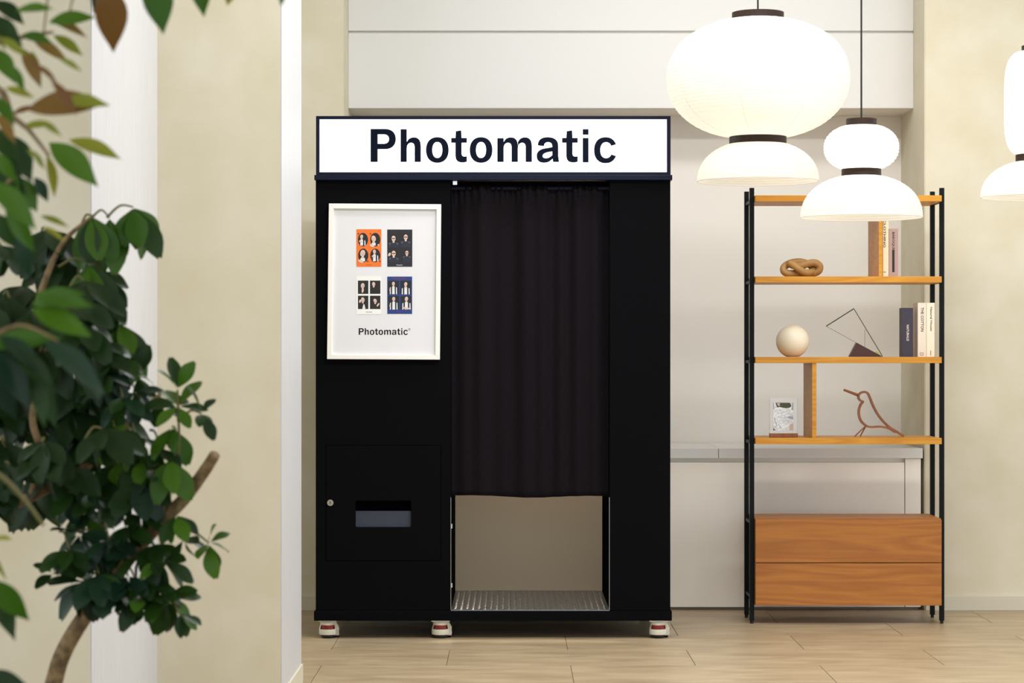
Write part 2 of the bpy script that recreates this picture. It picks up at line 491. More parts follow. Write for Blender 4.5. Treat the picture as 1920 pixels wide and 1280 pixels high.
# unseen interior lamp, placed off-centre to brighten the right of the back panel
MB().box(bx(990), bx(1125), BZ + 0.35, BZ + 0.5, zt - 0.042, zt - 0.03).put('interior_lamp', emit_mat('booth_lamp', (1, 0.95, 0.88, 1), 3.0), booth)
la = area('booth_interior_light', ((bx(990) + bx(1125)) / 2, BZ + 0.42, zt - 0.05), (0.25, 0.14), 13, (1.0, 0.92, 0.8))

# castors: levelling type with a red dial in a white housing
def caster(px, y):
    x = bx(px); rt = bz(1163)
    hs = MB()
    rr = 0.036
    prof = [(rr * 0.96, 0.014), (rr, 0.018), (rr, 0.036)]
    hs.lathe((x, y, 0), prof, 32, cap0=True)
    hs.lathe((x, y, 0), [(rr * 0.86, 0.052), (rr * 0.86, rt - 0.006), (rr * 0.6, rt - 0.003)], 32, cap1=True)
    # bridge at the back and the flanks closing the slot
    for k in range(32):
        a0, a1 = 2 * math.pi * k / 32, 2 * math.pi * (k + 1) / 32
        am = math.degrees((a0 + a1) / 2) % 360
        if 215 < am < 325: continue
        q0, q1 = rr * 0.99, rr * 0.86
        hs.poly([(x + q0 * math.cos(a0), y + q0 * math.sin(a0), 0.036), (x + q0 * math.cos(a1), y + q0 * math.sin(a1), 0.036),
                 (x + q1 * math.cos(a1), y + q1 * math.sin(a1), 0.052), (x + q1 * math.cos(a0), y + q1 * math.sin(a0), 0.052)])
    c = hs.put('caster', M['caster'], booth, merge=True, autosmooth=0.7)
    MB().lathe((x, y, 0), [(rr * 0.82, 0.037), (rr * 0.82, 0.052)], 32, cap0=True, cap1=True).put('dial', M['red'], c, autosmooth=0.6)
    MB().box(x + 0.012, x + 0.043, y - 0.012, y + 0.02, 0.010, 0.045).prism_y([(x + 0.014, 0.044), (x + 0.043, 0.044), (x + 0.030, rt - 0.004), (x + 0.014, rt - 0.004)], y - 0.012, y + 0.02).put('fork', M['caster'], c, bevel=0.003)
    MB().tube([(x + 0.034, y - 0.018, 0.024), (x + 0.034, y + 0.024, 0.024)], 0.0105, 16).put('axle', M['chrome'], c, autosmooth=0.6)
    MB().lathe((x, y, 0), [(rr * 0.6, 0.0), (rr * 0.75, 0.004), (rr * 0.75, 0.014)], 28, cap0=True).put('pad', M['rubber'], c, autosmooth=0.6)
    MB().tube([(x + 0.016, y + 0.028, 0.0225), (x + 0.04, y + 0.028, 0.0225)], 0.0225, 20).put('wheel', M['rubber'], c, autosmooth=0.6)
    MB().box(x - 0.036, x + 0.036, y - 0.03, y + 0.036, rt - 0.004, rt).put('mount_plate', M['chrome'], c)
for px in (614, 826, 1235):
    for y in (BZ + 0.03, BB - 0.06): caster(px, y)

# sign box
sx0, sx1, sz0, sz1 = bx(593), bx(1257), bz(328), bz(218)
ix0, ix1, iz0, iz1 = bx(599.5), bx(1250), bz(323), bz(224)
mb = MB()
frame_prism(mb, rect_loop(sx0, sx1, sz0, sz1), rect_loop(ix0, ix1, iz0, iz1), BZ - 0.012, BZ + 0.03)
mb.box(sx0, sx1, BZ + 0.03, BZ + 0.16, sz0, sz1)
sign = mb.put('sign_box', M['black_edge'], booth)
FZ = BZ - 0.004
MB().box(ix0 - 0.003, ix1 + 0.003, FZ, FZ + 0.01, iz0 - 0.003, iz1 + 0.003).put('light_panel', M['sign'], sign)

# lettering, drawn on a grid where the word spans x 360..1587, baseline 331
def ell(cx, cy, rx, ry, a0, a1, n, e=2.25):
    out = []
    for k in range(n + 1):
        a = R(a0 + (a1 - a0) * k / n); c, s = math.cos(a), math.sin(a)
        out.append((cx + rx * math.copysign(abs(c) ** (2 / e), c), cy + ry * math.copysign(abs(s) ** (2 / e), s)))
    return out
def smooth2(p, n=5): return [(v.x, v.y) for v in catmull([(a, b, 0) for a, b in p], n)]
def strip(o, i): return [[o[k], o[k + 1], i[k + 1], i[k]] for k in range(len(o) - 1)]
def rc(x0, x1, y0, y1): return [[(x0, y0), (x1, y0), (x1, y1), (x0, y1)]]
def g_o(cx): return strip(ell(cx, 270, 56.5, 64, 0, 360, 56), ell(cx, 270, 25, 40, 0, 360, 56))
def g_t(dx):
    p = [(786, 176), (813, 172), (815, 210), (841, 210), (841, 234), (815, 234), (815, 290), (818, 299), (826, 303), (841, 302), (841, 329), (826, 332), (810, 332), (795, 327), (787, 316), (784, 300), (784, 234), (763, 234), (763, 210), (784, 210)]
    return [[(x + dx, y) for x, y in p]]
def arch(dx, w=70):
    o = smooth2([(541, 230), (552, 215), (566, 208.5), (578, 207), (592, 210), (603, 219), (609, 233), (611, 252)]) + [(611, 330)]
    i = smooth2([(541, 264), (542, 251), (548, 240), (556, 235), (563, 234), (571, 236), (577, 242), (580, 253)]) + [(580, 330)]
    f = lambda x: 541 + (x - 541) * w / 70 + dx
    return strip([(f(x), y) for x, y in o], [(f(x), y) for x, y in i])
GL = []
po = [(395, 165), (420, 165)] + ell(432, 215.5, 54, 50.5, -90, 90, 16) + [(420, 266), (395, 266)]
pi_ = [(395, 192), (415, 192)] + ell(426, 215.5, 26, 23.5, -90, 90, 16) + [(415, 239), (395, 239)]
GL.append(rc(360, 395.5, 165, 330) + strip(po, pi_))
GL.append(rc(510, 541, 166, 330) + arch(0))
GL.append(g_o(693.5))
GL.append(g_t(0))
GL.append(g_o(912))
GL.append(rc(993, 1025, 211, 330) + arch(1025 - 541, 71) + arch(1096 - 541, 70))
ao = smooth2([(1195, 247), (1199, 229), (1210, 215), (1226, 208), (1246, 206), (1268, 209), (1285, 218), (1295, 232), (1298, 250)]) + [(1298, 300), (1302, 330)]
ai = smooth2([(1226, 251), (1229, 240), (1236, 233), (1244, 231), (1250, 231), (1258, 233), (1264, 238), (1267, 246), (1268, 256)]) + [(1268, 300), (1272, 330)]
bo = smooth2([(1270, 255), (1245, 260), (1222, 264), (1204, 272), (1193, 285), (1190, 300), (1193, 316), (1203, 328), (1218, 333), (1234, 333), (1252, 328), (1270, 313)])
bi = smooth2([(1270, 277), (1250, 280), (1236, 284), (1226, 289), (1221, 295), (1220, 300), (1221, 305), (1225, 309), (1232, 311), (1240, 311), (1254, 307), (1270, 294)])
GL.append(strip(ao, ai) + strip(bo, bi))
GL.append(g_t(554))
GL.append(rc(1420, 1449.5, 210, 332) + rc(1420, 1449.5, 166, 194))
GL.append(strip(ell(1534, 271, 57, 65, -24, -336, 50), ell(1537, 271, 29, 40, -30, -330, 50)))

def glyph_mesh(polys, ox, oz, s, y, th=0.0):
    mb = MB()
    for p in polys:
        q = [(ox + (x - 360) * s, oz - (yy - 331) * s) for x, yy in p]
        if th: mb.prism_y(q, y - th, y)
        else: mb.poly([(a, y, b) for a, b in q])
    return mb
sc_ = BZ / F / 2.6667
for gl in GL:
    glyph_mesh(gl, bx(560 + 360 / 2.6667), bz(180 + 331 / 2.6667), sc_, FZ - 0.0002, 0.0012).put('letter', M['letter'], sign)

# ------------------------------------------------------------------ curtain
cu0, cu1 = c1 + 0.0012, rp0 - 0.0012
ctop, cbot = bz(347), bz(931)
nu, nv = 220, 60
mb = MB()
def fold(u, v):
    # gathers at the top that relax into a few broad folds
    d = 0.013 * math.sin(u * 2 * math.pi * 8.3 + 0.8 * math.sin(u * 9)) * (0.55 + 0.45 * v) * (0.45 + 0.55 * u)
    d += 0.010 * math.sin(u * 2 * math.pi * 3.1 + 1.0 + 0.5 * v)
    top = max(0.0, 1 - v * 14)
    d += 0.006 * math.sin(u * 2 * math.pi * 25 + 2 * math.sin(u * 17)) * top
    d *= 1.0 - 0.45 * v
    return d
hem = lambda u: 0.004 * math.sin(u * 2 * math.pi * 1.35 + 0.4) - 0.003 * u
for j in range(nv + 1):
    v = j / nv
    for i in range(nu + 1):
        u = i / nu
        z = ctop + (cbot - ctop + hem(u)) * v
        y = BZ + 0.040 + fold(u, v)
        if v < 0.032: y += 0.003
        mb.v.append((cu0 + (cu1 - cu0) * u, y, z))
for j in range(nv):
    for i in range(nu):
        a = j * (nu + 1) + i
        mb.f.append((a, a + 1, a + nu + 2, a + nu + 1)); mb.m.append(0)
curt = mb.put('curtain', M['curtain'], origin=(bx(995), BZ + 0.032, cbot), smooth=True,
              label='long black cloth curtain hanging across the booth opening', cat='curtain')
sm = curt.modifiers.new('thickness', 'SOLIDIFY'); sm.thickness = 0.0015
for py, th in ((366, 0.0016), (922, 0.0016)):
    v = (bz(py) - ctop) / (cbot - ctop)
    MB().tube([(cu0 + (cu1 - cu0) * k / nu, BZ + 0.0385 + fold(k / nu, v), bz(py)) for k in range(nu + 1)], th * 0.6, 5).put('hem_seam', M['curtain'], curt)

# ------------------------------------------------------------------ framed poster on the booth
PY = BZ - 0.003
pf = empty('poster_frame', (bx(721), PY, bz(674)), 'white framed poster of four photo strips fixed to the black booth', 'poster')
quad_o = [(bx(614), bz(673)), (bx(825), bz(674)), (bx(827.5), bz(383.5)), (bx(617.5), bz(382))]
quad_i = [(bx(622.5), bz(664.5)), (bx(816.5), bz(666)), (bx(819), bz(393)), (bx(626.5), bz(391.5))]
for k in range(4):
    l = (k + 1) % 4
    MB().prism_y([quad_o[k], quad_o[l], quad_i[l], quad_i[k]], PY - 0.02, PY).put('frame_bar', M['frame_white'], pf, bevel=0.0012)
MB().prism_y(quad_i, PY - 0.009, PY - 0.001).put('poster_sheet', M['poster'], pf)
SY = PY - 0.0094
ps = 92.0 / 460.0 * sc_
for gl in GL:
    glyph_mesh(gl, bx(673), bz(627.5), ps, SY).put('letter', M['ink'], pf)
MB().tube([W(767.5 + 1.6 * math.cos(a * .5236), 617 + 1.6 * math.sin(a * .5236), SY) for a in range(12)], 0.0006, 5, closed=True).put('registered_mark', M['ink'], pf)

PM = [new_mat('print_black', rgb(26, 25, 28), 0.4), new_mat('print_skin', rgb(216, 188, 176), 0.5), new_mat('print_hair', rgb(30, 24, 26), 0.5),
      new_mat('print_white', rgb(226, 226, 228), 0.5), new_mat('print_navy', rgb(32, 38, 56), 0.5), new_mat('print_grey', rgb(78, 80, 96), 0.5)]
PRINTS = {'orange': new_mat('print_orange', rgb(232, 116, 36), 0.4), 'black': new_mat('print_dark', rgb(30, 30, 40), 0.4),
          'white': new_mat('print_paper', rgb(236, 236, 234), 0.4), 'blue': new_mat('print_blue', rgb(28, 56, 122), 0.4)}
def disc(mb, px, py, rx, ry, mat, y, n=20, tilt=0):
    c, s = math.cos(R(tilt)), math.sin(R(tilt))
    pts = []
    for k in range(n):
        a = 2 * math.pi * k / n; u, v = rx * math.cos(a), ry * math.sin(a)
        pts.append((bx(px + u * c - v * s), y, bz(py + u * s + v * c)))
    mb.poly(pts, mat)
def pol(mb, pts, mat, y): mb.poly([(bx(a), y, bz(b)) for a, b in pts], mat)

def portrait(parent, cx, cy, w, h, style, pose, oval=False):
    """a tiny printed half-length portrait of a person"""
    mb = MB(); e = 0.00012; y = SY - 0.0007
    if oval: disc(mb, cx, cy, w / 2, h / 2, 0, y, 28)
    else: pol(mb, [(cx - w / 2, cy - h / 2), (cx + w / 2, cy - h / 2), (cx + w / 2, cy + h / 2), (cx - w / 2, cy + h / 2)], 0, y)
    s = h / 25.0
    fx, fy, fr, tilt = pose
    fx, fy = cx + fx * s, cy + fy * s; fr *= s
    top, vest = style
    yb = min(cy + h / 2 * (0.86 if oval else 1.0), fy + fr * 6)
    sh = fr * 2.1
    lim = lambda q: [(max(cx - w / 2 * (0.72 if oval else 1), min(cx + w / 2 * (0.72 if oval else 1), a)), b) for a, b in q]
    if top is not None:
        pol(mb, lim([(fx - sh, yb), (fx - sh * 0.95, fy + fr * 2.2), (fx - fr * 0.6, fy + fr * 1.5), (fx + fr * 0.6, fy + fr * 1.5), (fx + sh * 0.95, fy + fr * 2.2), (fx + sh, yb)]), top, y - e)
    if vest is not None:
        for sg in (-1, 1):
            pol(mb, lim([(fx + sg * fr * 0.7, fy + fr * 1.5), (fx + sg * sh * 0.72, fy + fr * 1.9), (fx + sg * sh * 0.72, yb), (fx + sg * fr * 0.75, yb)]), vest, y - 2 * e)
    disc(mb, fx + 0.2 * fr, fy - 0.25 * fr, fr * 1.12, fr * 1.35, 2, y - 3 * e, 16, tilt)
    pol(mb, [(fx - fr * 0.35, fy + fr * 0.6), (fx + fr * 0.35, fy + fr * 0.6), (fx + fr * 0.4, fy + fr * 1.7), (fx - fr * 0.4, fy + fr * 1.7)], 1, y - 3.5 * e)
    disc(mb, fx, fy, fr * 0.82, fr * 1.12, 1, y - 4 * e, 18, tilt)
    for sg in (-1, 1): disc(mb, fx + sg * fr * 0.34, fy - fr * 0.05, fr * 0.16, fr * 0.09, 2, y - 5 * e, 8)
    disc(mb, fx, fy + fr * 0.55, fr * 0.26, fr * 0.09, 2, y - 5 * e, 8)
    return mb, y - 5 * e, (fx, fy, fr)

def print_card(x0, x1, y0, y1, colr):
    return MB().prism_y([(bx(x0), bz(y1)), (bx(x1), bz(y1)), (bx(x1), bz(y0)), (bx(x0), bz(y0))], SY - 0.0006, SY).put('photo_print', PRINTS[colr], pf)
def caption(card, cx, cy, w, mat):
    s = w / 460.0 * sc_; mb = MB()
    for gl in GL:
        for p in gl: mb.poly([(bx(cx - w / 2) + (a - 360) * s, SY - 0.0008, bz(cy + 1.3) - (b - 331) * s) for a, b in p])
    mb.put('caption', mat, card)

c = print_card(668.7, 715.3, 430, 500, 'orange')
for cx, cy, st, po_ in ((681, 449.5, (3, 4), (-2.5, -5.5, 3.4, 8)), (704, 449.5, (3, 4), (-3, -2, 5.0, -10)), (681.5, 479, (3, 4), (-1, -4, 5.6, 12)), (704, 479, (3, 4), (-1.5, -7, 3.4, -6))):
    mb, yy, (fx, fy, fr) = portrait(c, cx, cy, 19, 25.5, st, po_, True)
    disc(mb, fx - fr * 0.6, fy + fr * 2.6, fr * 0.9, fr * 0.5, 1, yy - 0.0001, 12, 20)
    mb.put('portrait', PM, c)
dotm = new_mat('print_red_dot', rgb(150, 40, 24), 0.5)
for a, b in ((672.5, 438.5), (695, 438.5), (690, 490), (712.5, 490)): 
    sp = MB(); disc(sp, a, b, 1.7, 1.7, 0, SY - 0.0008, 8); sp.put('printed_dot', dotm, c)
caption(c, 692, 496, 11, new_mat('caption_brown', rgb(150, 70, 20), 0.5))

c = print_card(726.5, 773.3, 430.5, 500, 'black')
for cx, cy, po_ in ((738.5, 450, (-0.2, -2.5, 4.3, 0)), (761, 450, (0, -4.8, 4.2, 4)), (738.5, 478, (0, -2.5, 4.3, 0)), (761.5, 478, (1.6, -3.5, 3.4, 0))):
    mb, yy, (fx, fy, fr) = portrait(c, cx, cy, 22, 27, (4, None), po_)
    for sg in (-1, 1): disc(mb, fx + sg * fr * 1.5, fy + fr * 2.1, fr * 0.55, fr * 0.35, 5, yy, 10, sg * 30)
    pol(mb, [(fx - fr * 0.72, fy - fr * 0.2), (fx + fr * 0.72, fy - fr * 0.2), (fx + fr * 0.72, fy + fr * 0.12), (fx - fr * 0.72, fy + fr * 0.12)], 2, yy - 0.0001)
    if cx < 740 and cy > 470: disc(mb, fx - fr * 1.7, fy + fr * 0.4, fr * 0.5, fr * 0.8, 1, yy, 12, 25)
    mb.put('portrait', PM, c)
caption(c, 749.5, 496.3, 11.5, PM[3])

c = print_card(668.7, 715.3, 518, 589, 'white')
for cx, cy, po_ in ((681.3, 538.5, (-0.8, -3, 4.3, 6)), (703.8, 538.5, (-2.8, -5.8, 3.6, -4)), (681.3, 566.8, (-0.6, -5, 4.0, -12)), (703.8, 566.8, (0, -3.0, 3.6, -25))):
    mb, yy, (fx, fy, fr) = portrait(c, cx, cy, 19.6, 25, (None, None), po_)
    if (cx > 690) == (cy > 560): disc(mb, fx + (0 if cx < 690 else fr * 1.5), fy + fr * 2.1, fr * 0.45, fr * 1.1, 1, yy, 12, 10 if cx < 690 else 35)
    if cx < 690 and cy > 560:
        pol(mb, [(fx - 1, cy + 12.4), (fx + 1.2, fy + fr * 2), (fx + 3, fy + fr * 2.2), (fx + 5, cy + 12.4)], 3, yy)
        disc(mb, fx - fr * 1.25, fy + fr * 0.7, fr * 0.5, fr * 0.8, 1, yy, 12, 20)
    mb.put('portrait', PM, c)
caption(c, 692.5, 584.3, 11.5, M['ink'])

c = print_card(726.5, 773, 518.5, 588.3, 'blue')
for cx, cy, po_ in ((738.0, 539, (0, -7, 3.2, 0)), (761, 539, (0, -6, 3.5, 8)), (738.5, 567.5, (0, -7, 3.4, 0)), (761.5, 567.5, (0.8, -7, 3.7, 10))):
    mb, yy, (fx, fy, fr) = portrait(c, cx, cy, 20.5, 25.5, (3, 4), po_)
    if cx > 750: disc(mb, fx - fr * 0.2, fy + fr * (1.6 if cy < 550 else 4.6), fr * (0.55 if cy < 550 else 1.9), fr * 0.5, 1, yy - 0.0001, 12, -20 if cy < 550 else 8)
    else: disc(mb, fx - fr * 1.9, fy + fr * 3.4, fr * 0.4, fr * 0.9, 1, yy - 0.0001, 12, 15)
    mb.put('portrait', PM, c)
rd = new_mat('caption_red', rgb(120, 48, 84), 0.5)
caption(c, 750, 522.5, 26, rd); caption(c, 750, 584, 12, rd)

# ------------------------------------------------------------------ shelving unit
SF, SP, SB = 9.457, 9.50, 9.712          # shelf front, front posts, rear posts
SEND = 9.755
shelf = empty('shelving_unit', (X(1588, SP), 9.6, 0), 'open oak shelving unit with black steel posts and two drawers', 'shelf')
pw = 0.0095
pt, pb = H(352, SP), 0.0
for px, y in ((1410, SP + pw), (1766.5, SP + pw)):
    x = X(px, SP)
    MB().box(x - pw, x + pw, y - pw, y + pw, 0.012, pt).put('post', M['post'], shelf, bevel=0.0015)
    MB().lathe((x, y, 0), [(0.007, 0), (0.007, 0.012)], 16, cap0=True).put('foot', M['rubber'], shelf)
xp0, xp1 = X(1410, SP), X(1766.5, SP)
for x in (xp0, xp1):
    MB().box(x - pw, x + pw, SB, SB + 2 * pw, 0.012, pt).put('post', M['post'], shelf, bevel=0.0015)
    MB().lathe((x, SB + pw, 0), [(0.007, 0), (0.007, 0.012)], 16, cap0=True).put('foot', M['rubber'], shelf)
sxa, sxb = xp0 + pw, xp1 - pw
tops = [H(p, SF) for p in (366, 518, 669, 821)]
th = 11.5 * SF / F
for z in tops:
    MB().box(sxa, sxb, SF, SEND, z - th, z).put('shelf_board', M['oak'], shelf, bevel=0.0012)
dzt, dzb = H(972, SF), H(1135, SF)
for z in [t - 0.02 for t in tops] + [dzt - 0.02, dzb + 0.03]:
    for x in (xp0, xp1):
        MB().box(x - 0.005, x + 0.005, SP + 2 * pw, SB, z - 0.006, z + 0.006).put('rung', M['post'], shelf)
MB().box(sxa, sxb, SF + 0.019, SEND, dzb, dzt).put('drawer_case', M['oak_drawer'], shelf, bevel=0.0012)
zm = H(1055, SF)
MB().box(sxa + 0.0005, sxb - 0.0005, SF, SF + 0.018, zm + 0.0018, dzt - 0.004).put('drawer_front', M['oak_drawer'], shelf, bevel=0.0012)
MB().box(sxa + 0.0005, sxb - 0.0005, SF, SF + 0.018, dzb, zm - 0.0018).put('drawer_front', M['oak_drawer'], shelf, bevel=0.0012)
# uprights between boards
MB().box(X(1523, SF), X(1531, SF), SF + 0.004, SEND - 0.01, tops[3], tops[2] - th).put('divider', M['oak'], shelf, bevel=0.001)
MB().box(X(1648, SF), X(1655, SF), SF + 0.004, SEND - 0.01, tops[1], tops[0] - th).put('divider', M['oak'], shelf, bevel=0.001)

# ------------------------------------------------------------------ things on the shelves
def text_mesh(body, size, ox, oy, oz, length):
    """text running down a spine, read with the head tilted right"""
    cu = bpy.data.curves.new('t', 'FONT'); cu.body = body; cu.size = size; cu.align_x = 'LEFT'; cu.align_y = 'CENTER'; cu.resolution_u = 2; cu.offset = size * 0.02
    o = bpy.data.objects.new('t', cu); col.objects.link(o)
    dg = bpy.context.evaluated_depsgraph_get()
    me = bpy.data.meshes.new_from_object(o.evaluated_get(dg))
    bpy.data.objects.remove(o); bpy.data.curves.remove(cu)
    me.materials.clear()
    w_ = max(v.co.x for v in me.vertices) - min(v.co.x for v in me.vertices)
    me.transform(Matrix.Diagonal((length / w_, 1, 1, 1)))
    me.transform(Matrix.Translation((ox, oy, oz)) @ Matrix.Rotation(R(90), 4, 'X') @ Matrix.Rotation(R(-90), 4, 'Z'))
    return me

def book(x0p, x1p, topz, zb_, y0, depth, cover, pages, label, texts=(), marks=()):
    x0, x1 = X(x0p, y0), X(x1p, y0)
    t = empty('book', ((x0 + x1) / 2, y0 + depth / 2, zb_), label, 'book', 'books standing on the oak shelves')
    c = 0.0022
    MB().box(x0, x1, y0, y0 + 0.003, zb_, topz).box(x0, x0 + c, y0 + 0.003, y0 + depth, zb_, topz).box(x1 - c, x1, y0 + 0.003, y0 + depth, zb_, topz).put('cover', cover, t)
    MB().box(x0 + c, x1 - c, y0 + 0.003, y0 + depth - 0.004, zb_ + 0.002, topz - 0.003).put('pages', pages, t)
    for body, size, px, py, pe, mat in texts:
        put('spine_title', text_mesh(body, size, X(px, y0), y0 - 0.0004, H(py, y0), (pe - py) * y0 / F), t, None, [mat])
    for a, b, p, q, mat in marks:
        MB().box(X(a, y0), X(b, y0), y0 - 0.0003, y0, H(q, y0), H(p, y0)).put('spine_mark', mat, t)
    return t
pages = new_mat('book_pages', rgb(222, 208, 184), 0.8)
cr = new_mat('book_cream', rgb(238, 222, 190), 0.6); pk = new_mat('book_mauve', rgb(176, 146, 136), 0.6)
nv_ = new_mat('book_navy', rgb(50, 44, 60), 0.55); wh = new_mat('book_white', rgb(226, 212, 194), 0.6); wh2 = new_mat('book_ivory', rgb(236, 222, 198), 0.6)
bk = new_mat('spine_black', rgb(36, 24, 20), 0.6); br = new_mat('spine_brown', rgb(70, 52, 38), 0.6); pkt = new_mat('spine_pale', rgb(226, 206, 196), 0.6); gr = new_mat('spine_grey', rgb(70, 64, 60), 0.6)
BY = SF + 0.035
z2, z3 = tops[1] + 0.0006, tops[2] + 0.0006
book(1655.5, 1666, H(405, BY), z2, BY, 0.16, cr, pages, 'cream book titled CLOTHING against the oak upright under the lantern',
     [('CLOTHING', 0.0125, 1658.4, 411.5, 463.5, bk)], [(1656.5, 1661, 509.3, 510.5, gr)])
book(1666.6, 1684, H(428.5, BY), z2, BY, 0.17, pk, pages, 'mauve book with a black printed spine beside the cream CLOTHING book',
     [('BAROQUE', 0.0135, 1674.9, 434.5, 468.3, bk)], [(1672.7, 1677.3, 468.5, 510, bk)])
book(1691.5, 1712, H(577, BY), z3, BY, 0.07, nv_, pages, 'dark navy book titled NATURALIS on the middle shelf',
     [('NATURALIS', 0.0135, 1701.8, 608.5, 638.5, pkt)])
book(1721, 1736.7, H(567.5, BY), z3, BY, 0.12, wh, pages, 'thick pale book titled THE COTTON between navy and ivory books',
     [('THE COTTON', 0.0165, 1729, 576, 621.5, br)], [(1725, 1731.5, 661, 661.8, br), (1725, 1731.5, 665, 665.8, br), (1725, 1725.6, 661, 665.8, br), (1730.9, 1731.5, 661, 665.8, br)])
book(1737.3, 1752.5, H(567.5, BY), z3, BY, 0.12, wh2, pages, 'ivory book with thin grey script title beside the black shelf post',
     [('Natural House', 0.0125, 1746, 575, 620, gr)], [(1744.5, 1745.6, 657, 666, bk)])

# wooden knot
def kp(zx, zy, d):
    y = SF + 0.12
    px, py = 1450 + zx / 17.45, 470 + zy / 17.45
    return (X(px, y), y + d / 17.45 * y / F, H(py, y))
kpts = [(545, 395, -40), (640, 450, -150), (800, 570, -200), (990, 690, -190), (1180, 690, -110), (1320, 590, 60), (1230, 440, 160), (1040, 360, 190), (820, 330, 180),
        (560, 380, 170), (370, 500, 110), (350, 640, 40), (470, 715, 20), (700, 722, 40), (980, 722, 60), (1280, 715, 20), (1470, 640, -50), (1500, 480, -90), (1340, 372, -110),
        (1120, 400, -90), (900, 480, -40), (720, 470, 70), (580, 420, 60)]
kc = catmull([kp(*p) for p in kpts], 8, True)
rk = 118 / 17.45 * (SF + 0.12) / F
zmin = min(p.z for p in kc) - rk
kc = [Vector((p.x, p.y, p.z - (zmin - z2))) for p in kc]
MB().tube(kc, rk, 18, closed=True).put('wooden_knot', M['knot'], origin=(X(1503, 9.58), 9.58, z2), smooth=True,
    label='chunky knot carved in pale brown wood on the upper oak shelf', cat='ornament')

# cream globe
gy = SF + 0.11; gr_ = 31.0 * gy / F
prof = [(gr_ * math.cos(R(a)), gr_ * math.sin(R(a)) + gr_ * 0.94) for a in range(-70, 91, 5)]
prof[-1] = (0.0005, gr_ * 1.94)
glb = MB().lathe((X(1486, gy), gy, z3), prof, 48, cap0=True).put('globe', M['globe'], origin=(X(1486, gy), gy, z3), smooth=True,
    label='smooth cream globe resting on the middle oak shelf', cat='ornament')

# wire sculpture with a wedge of dark wood
wy = SF + 0.12
ws = empty('wire_sculpture', (X(1625, wy), wy, z3), 'thin wire triangle balanced on a dark wooden wedge', 'sculpture')
P_ = lambda a, b, d=0.0: (X(a, wy), wy + d, max(H(b, wy), z3 + 0.0015))
MB().prism_y([(X(1591, wy), z3), (X(1654.5, wy), z3), (X(1605, wy), H(642, wy))], wy - 0.018, wy + 0.018).put('wedge', M['wenge'], ws, bevel=0.001)
MB().tube([P_(1549, 611.5), P_(1601, 578.5)], 0.0022, 8).put('bar', M['wire'], ws)
MB().tube([P_(1601, 578.5), P_(1654.5, 667.5)], 0.0016, 8).put('rod', M['wire'], ws)
MB().tube([P_(1549, 611.5), P_(1605, 642)], 0.0007, 6).put('thread', M['wire'], ws)
MB().tube([P_(1621.5, 617), P_(1621.5, 650)], 0.0006, 6).put('thread', M['wire'], ws)
MB().prism_y([(X(1646, wy), H(658.5, wy)), (X(1654, wy), z3 + 0.0004), (X(1640, wy), H(661.5, wy))], wy + 0.019, wy + 0.022).put('card', M['yellow'], ws)

# acrylic photo stand
z4 = tops[3] + 0.0006
ay = SF + 0.09
af = empty('photo_stand', (X(1468.5, ay), ay, z4), 'clear acrylic photo stand on a small brown wooden base', 'photo stand')
MB().box(X(1443, ay), X(1495, ay), ay - 0.02, ay + 0.02, z4, H(812, ay)).put('base', M['walnut'], af, bevel=0.001)
MB().box(X(1443, ay), X(1495, ay), ay - 0.006, ay + 0.006, H(812, ay), H(745, ay)).put('acrylic_block', M['acrylic'], af, bevel=0.0008)
pms = [new_mat('print_snow', rgb(214, 218, 222), 0.4), new_mat('print_rock', rgb(66, 68, 44), 0.4), new_mat('print_slate', rgb(150, 160, 170), 0.4), new_mat('print_blush', rgb(196, 170, 160), 0.4)]
noise_color(pms[0], rgb(186, 192, 198), rgb(232, 234, 236), (1, 1, 1.4), 90, 5, 0.35, 0.6)
mb = MB().box(X(1449.5, ay), X(1487, ay), ay - 0.0078, ay - 0.0068, H(806.5, ay), H(754.5, ay))
def pr(pts, m, k): mb.poly([(X(1430 + a / 13.475, ay), ay - 0.0078 - 0.00008 * k, H(735 + b / 13.475, ay)) for a, b in pts], m)
pr([(315, 265), (680, 265), (720, 340), (690, 385), (590, 405), (500, 392), (430, 372), (360, 382), (335, 320)], 1, 1)
pr([(350, 275), (430, 275), (430, 345), (385, 350)], 3, 2)
pr([(262, 265), (282, 265), (288, 440), (265, 430)], 2, 1)
pr([(742, 265), (768, 265), (768, 455), (720, 450)], 2, 1)
pr([(580, 630), (700, 600), (768, 620), (768, 690), (700, 680)], 2, 1)
pr([(275, 640), (290, 640), (360, 860), (340, 860)], 2, 1)
pr([(385, 820), (400, 810), (480, 900), (465, 910)], 2, 1)
pr([(690, 800), (768, 780), (768, 965), (660, 960)], 3, 1)
pr([(262, 900), (320, 960), (262, 966)], 1, 2)
mb.put('print', pms, af)

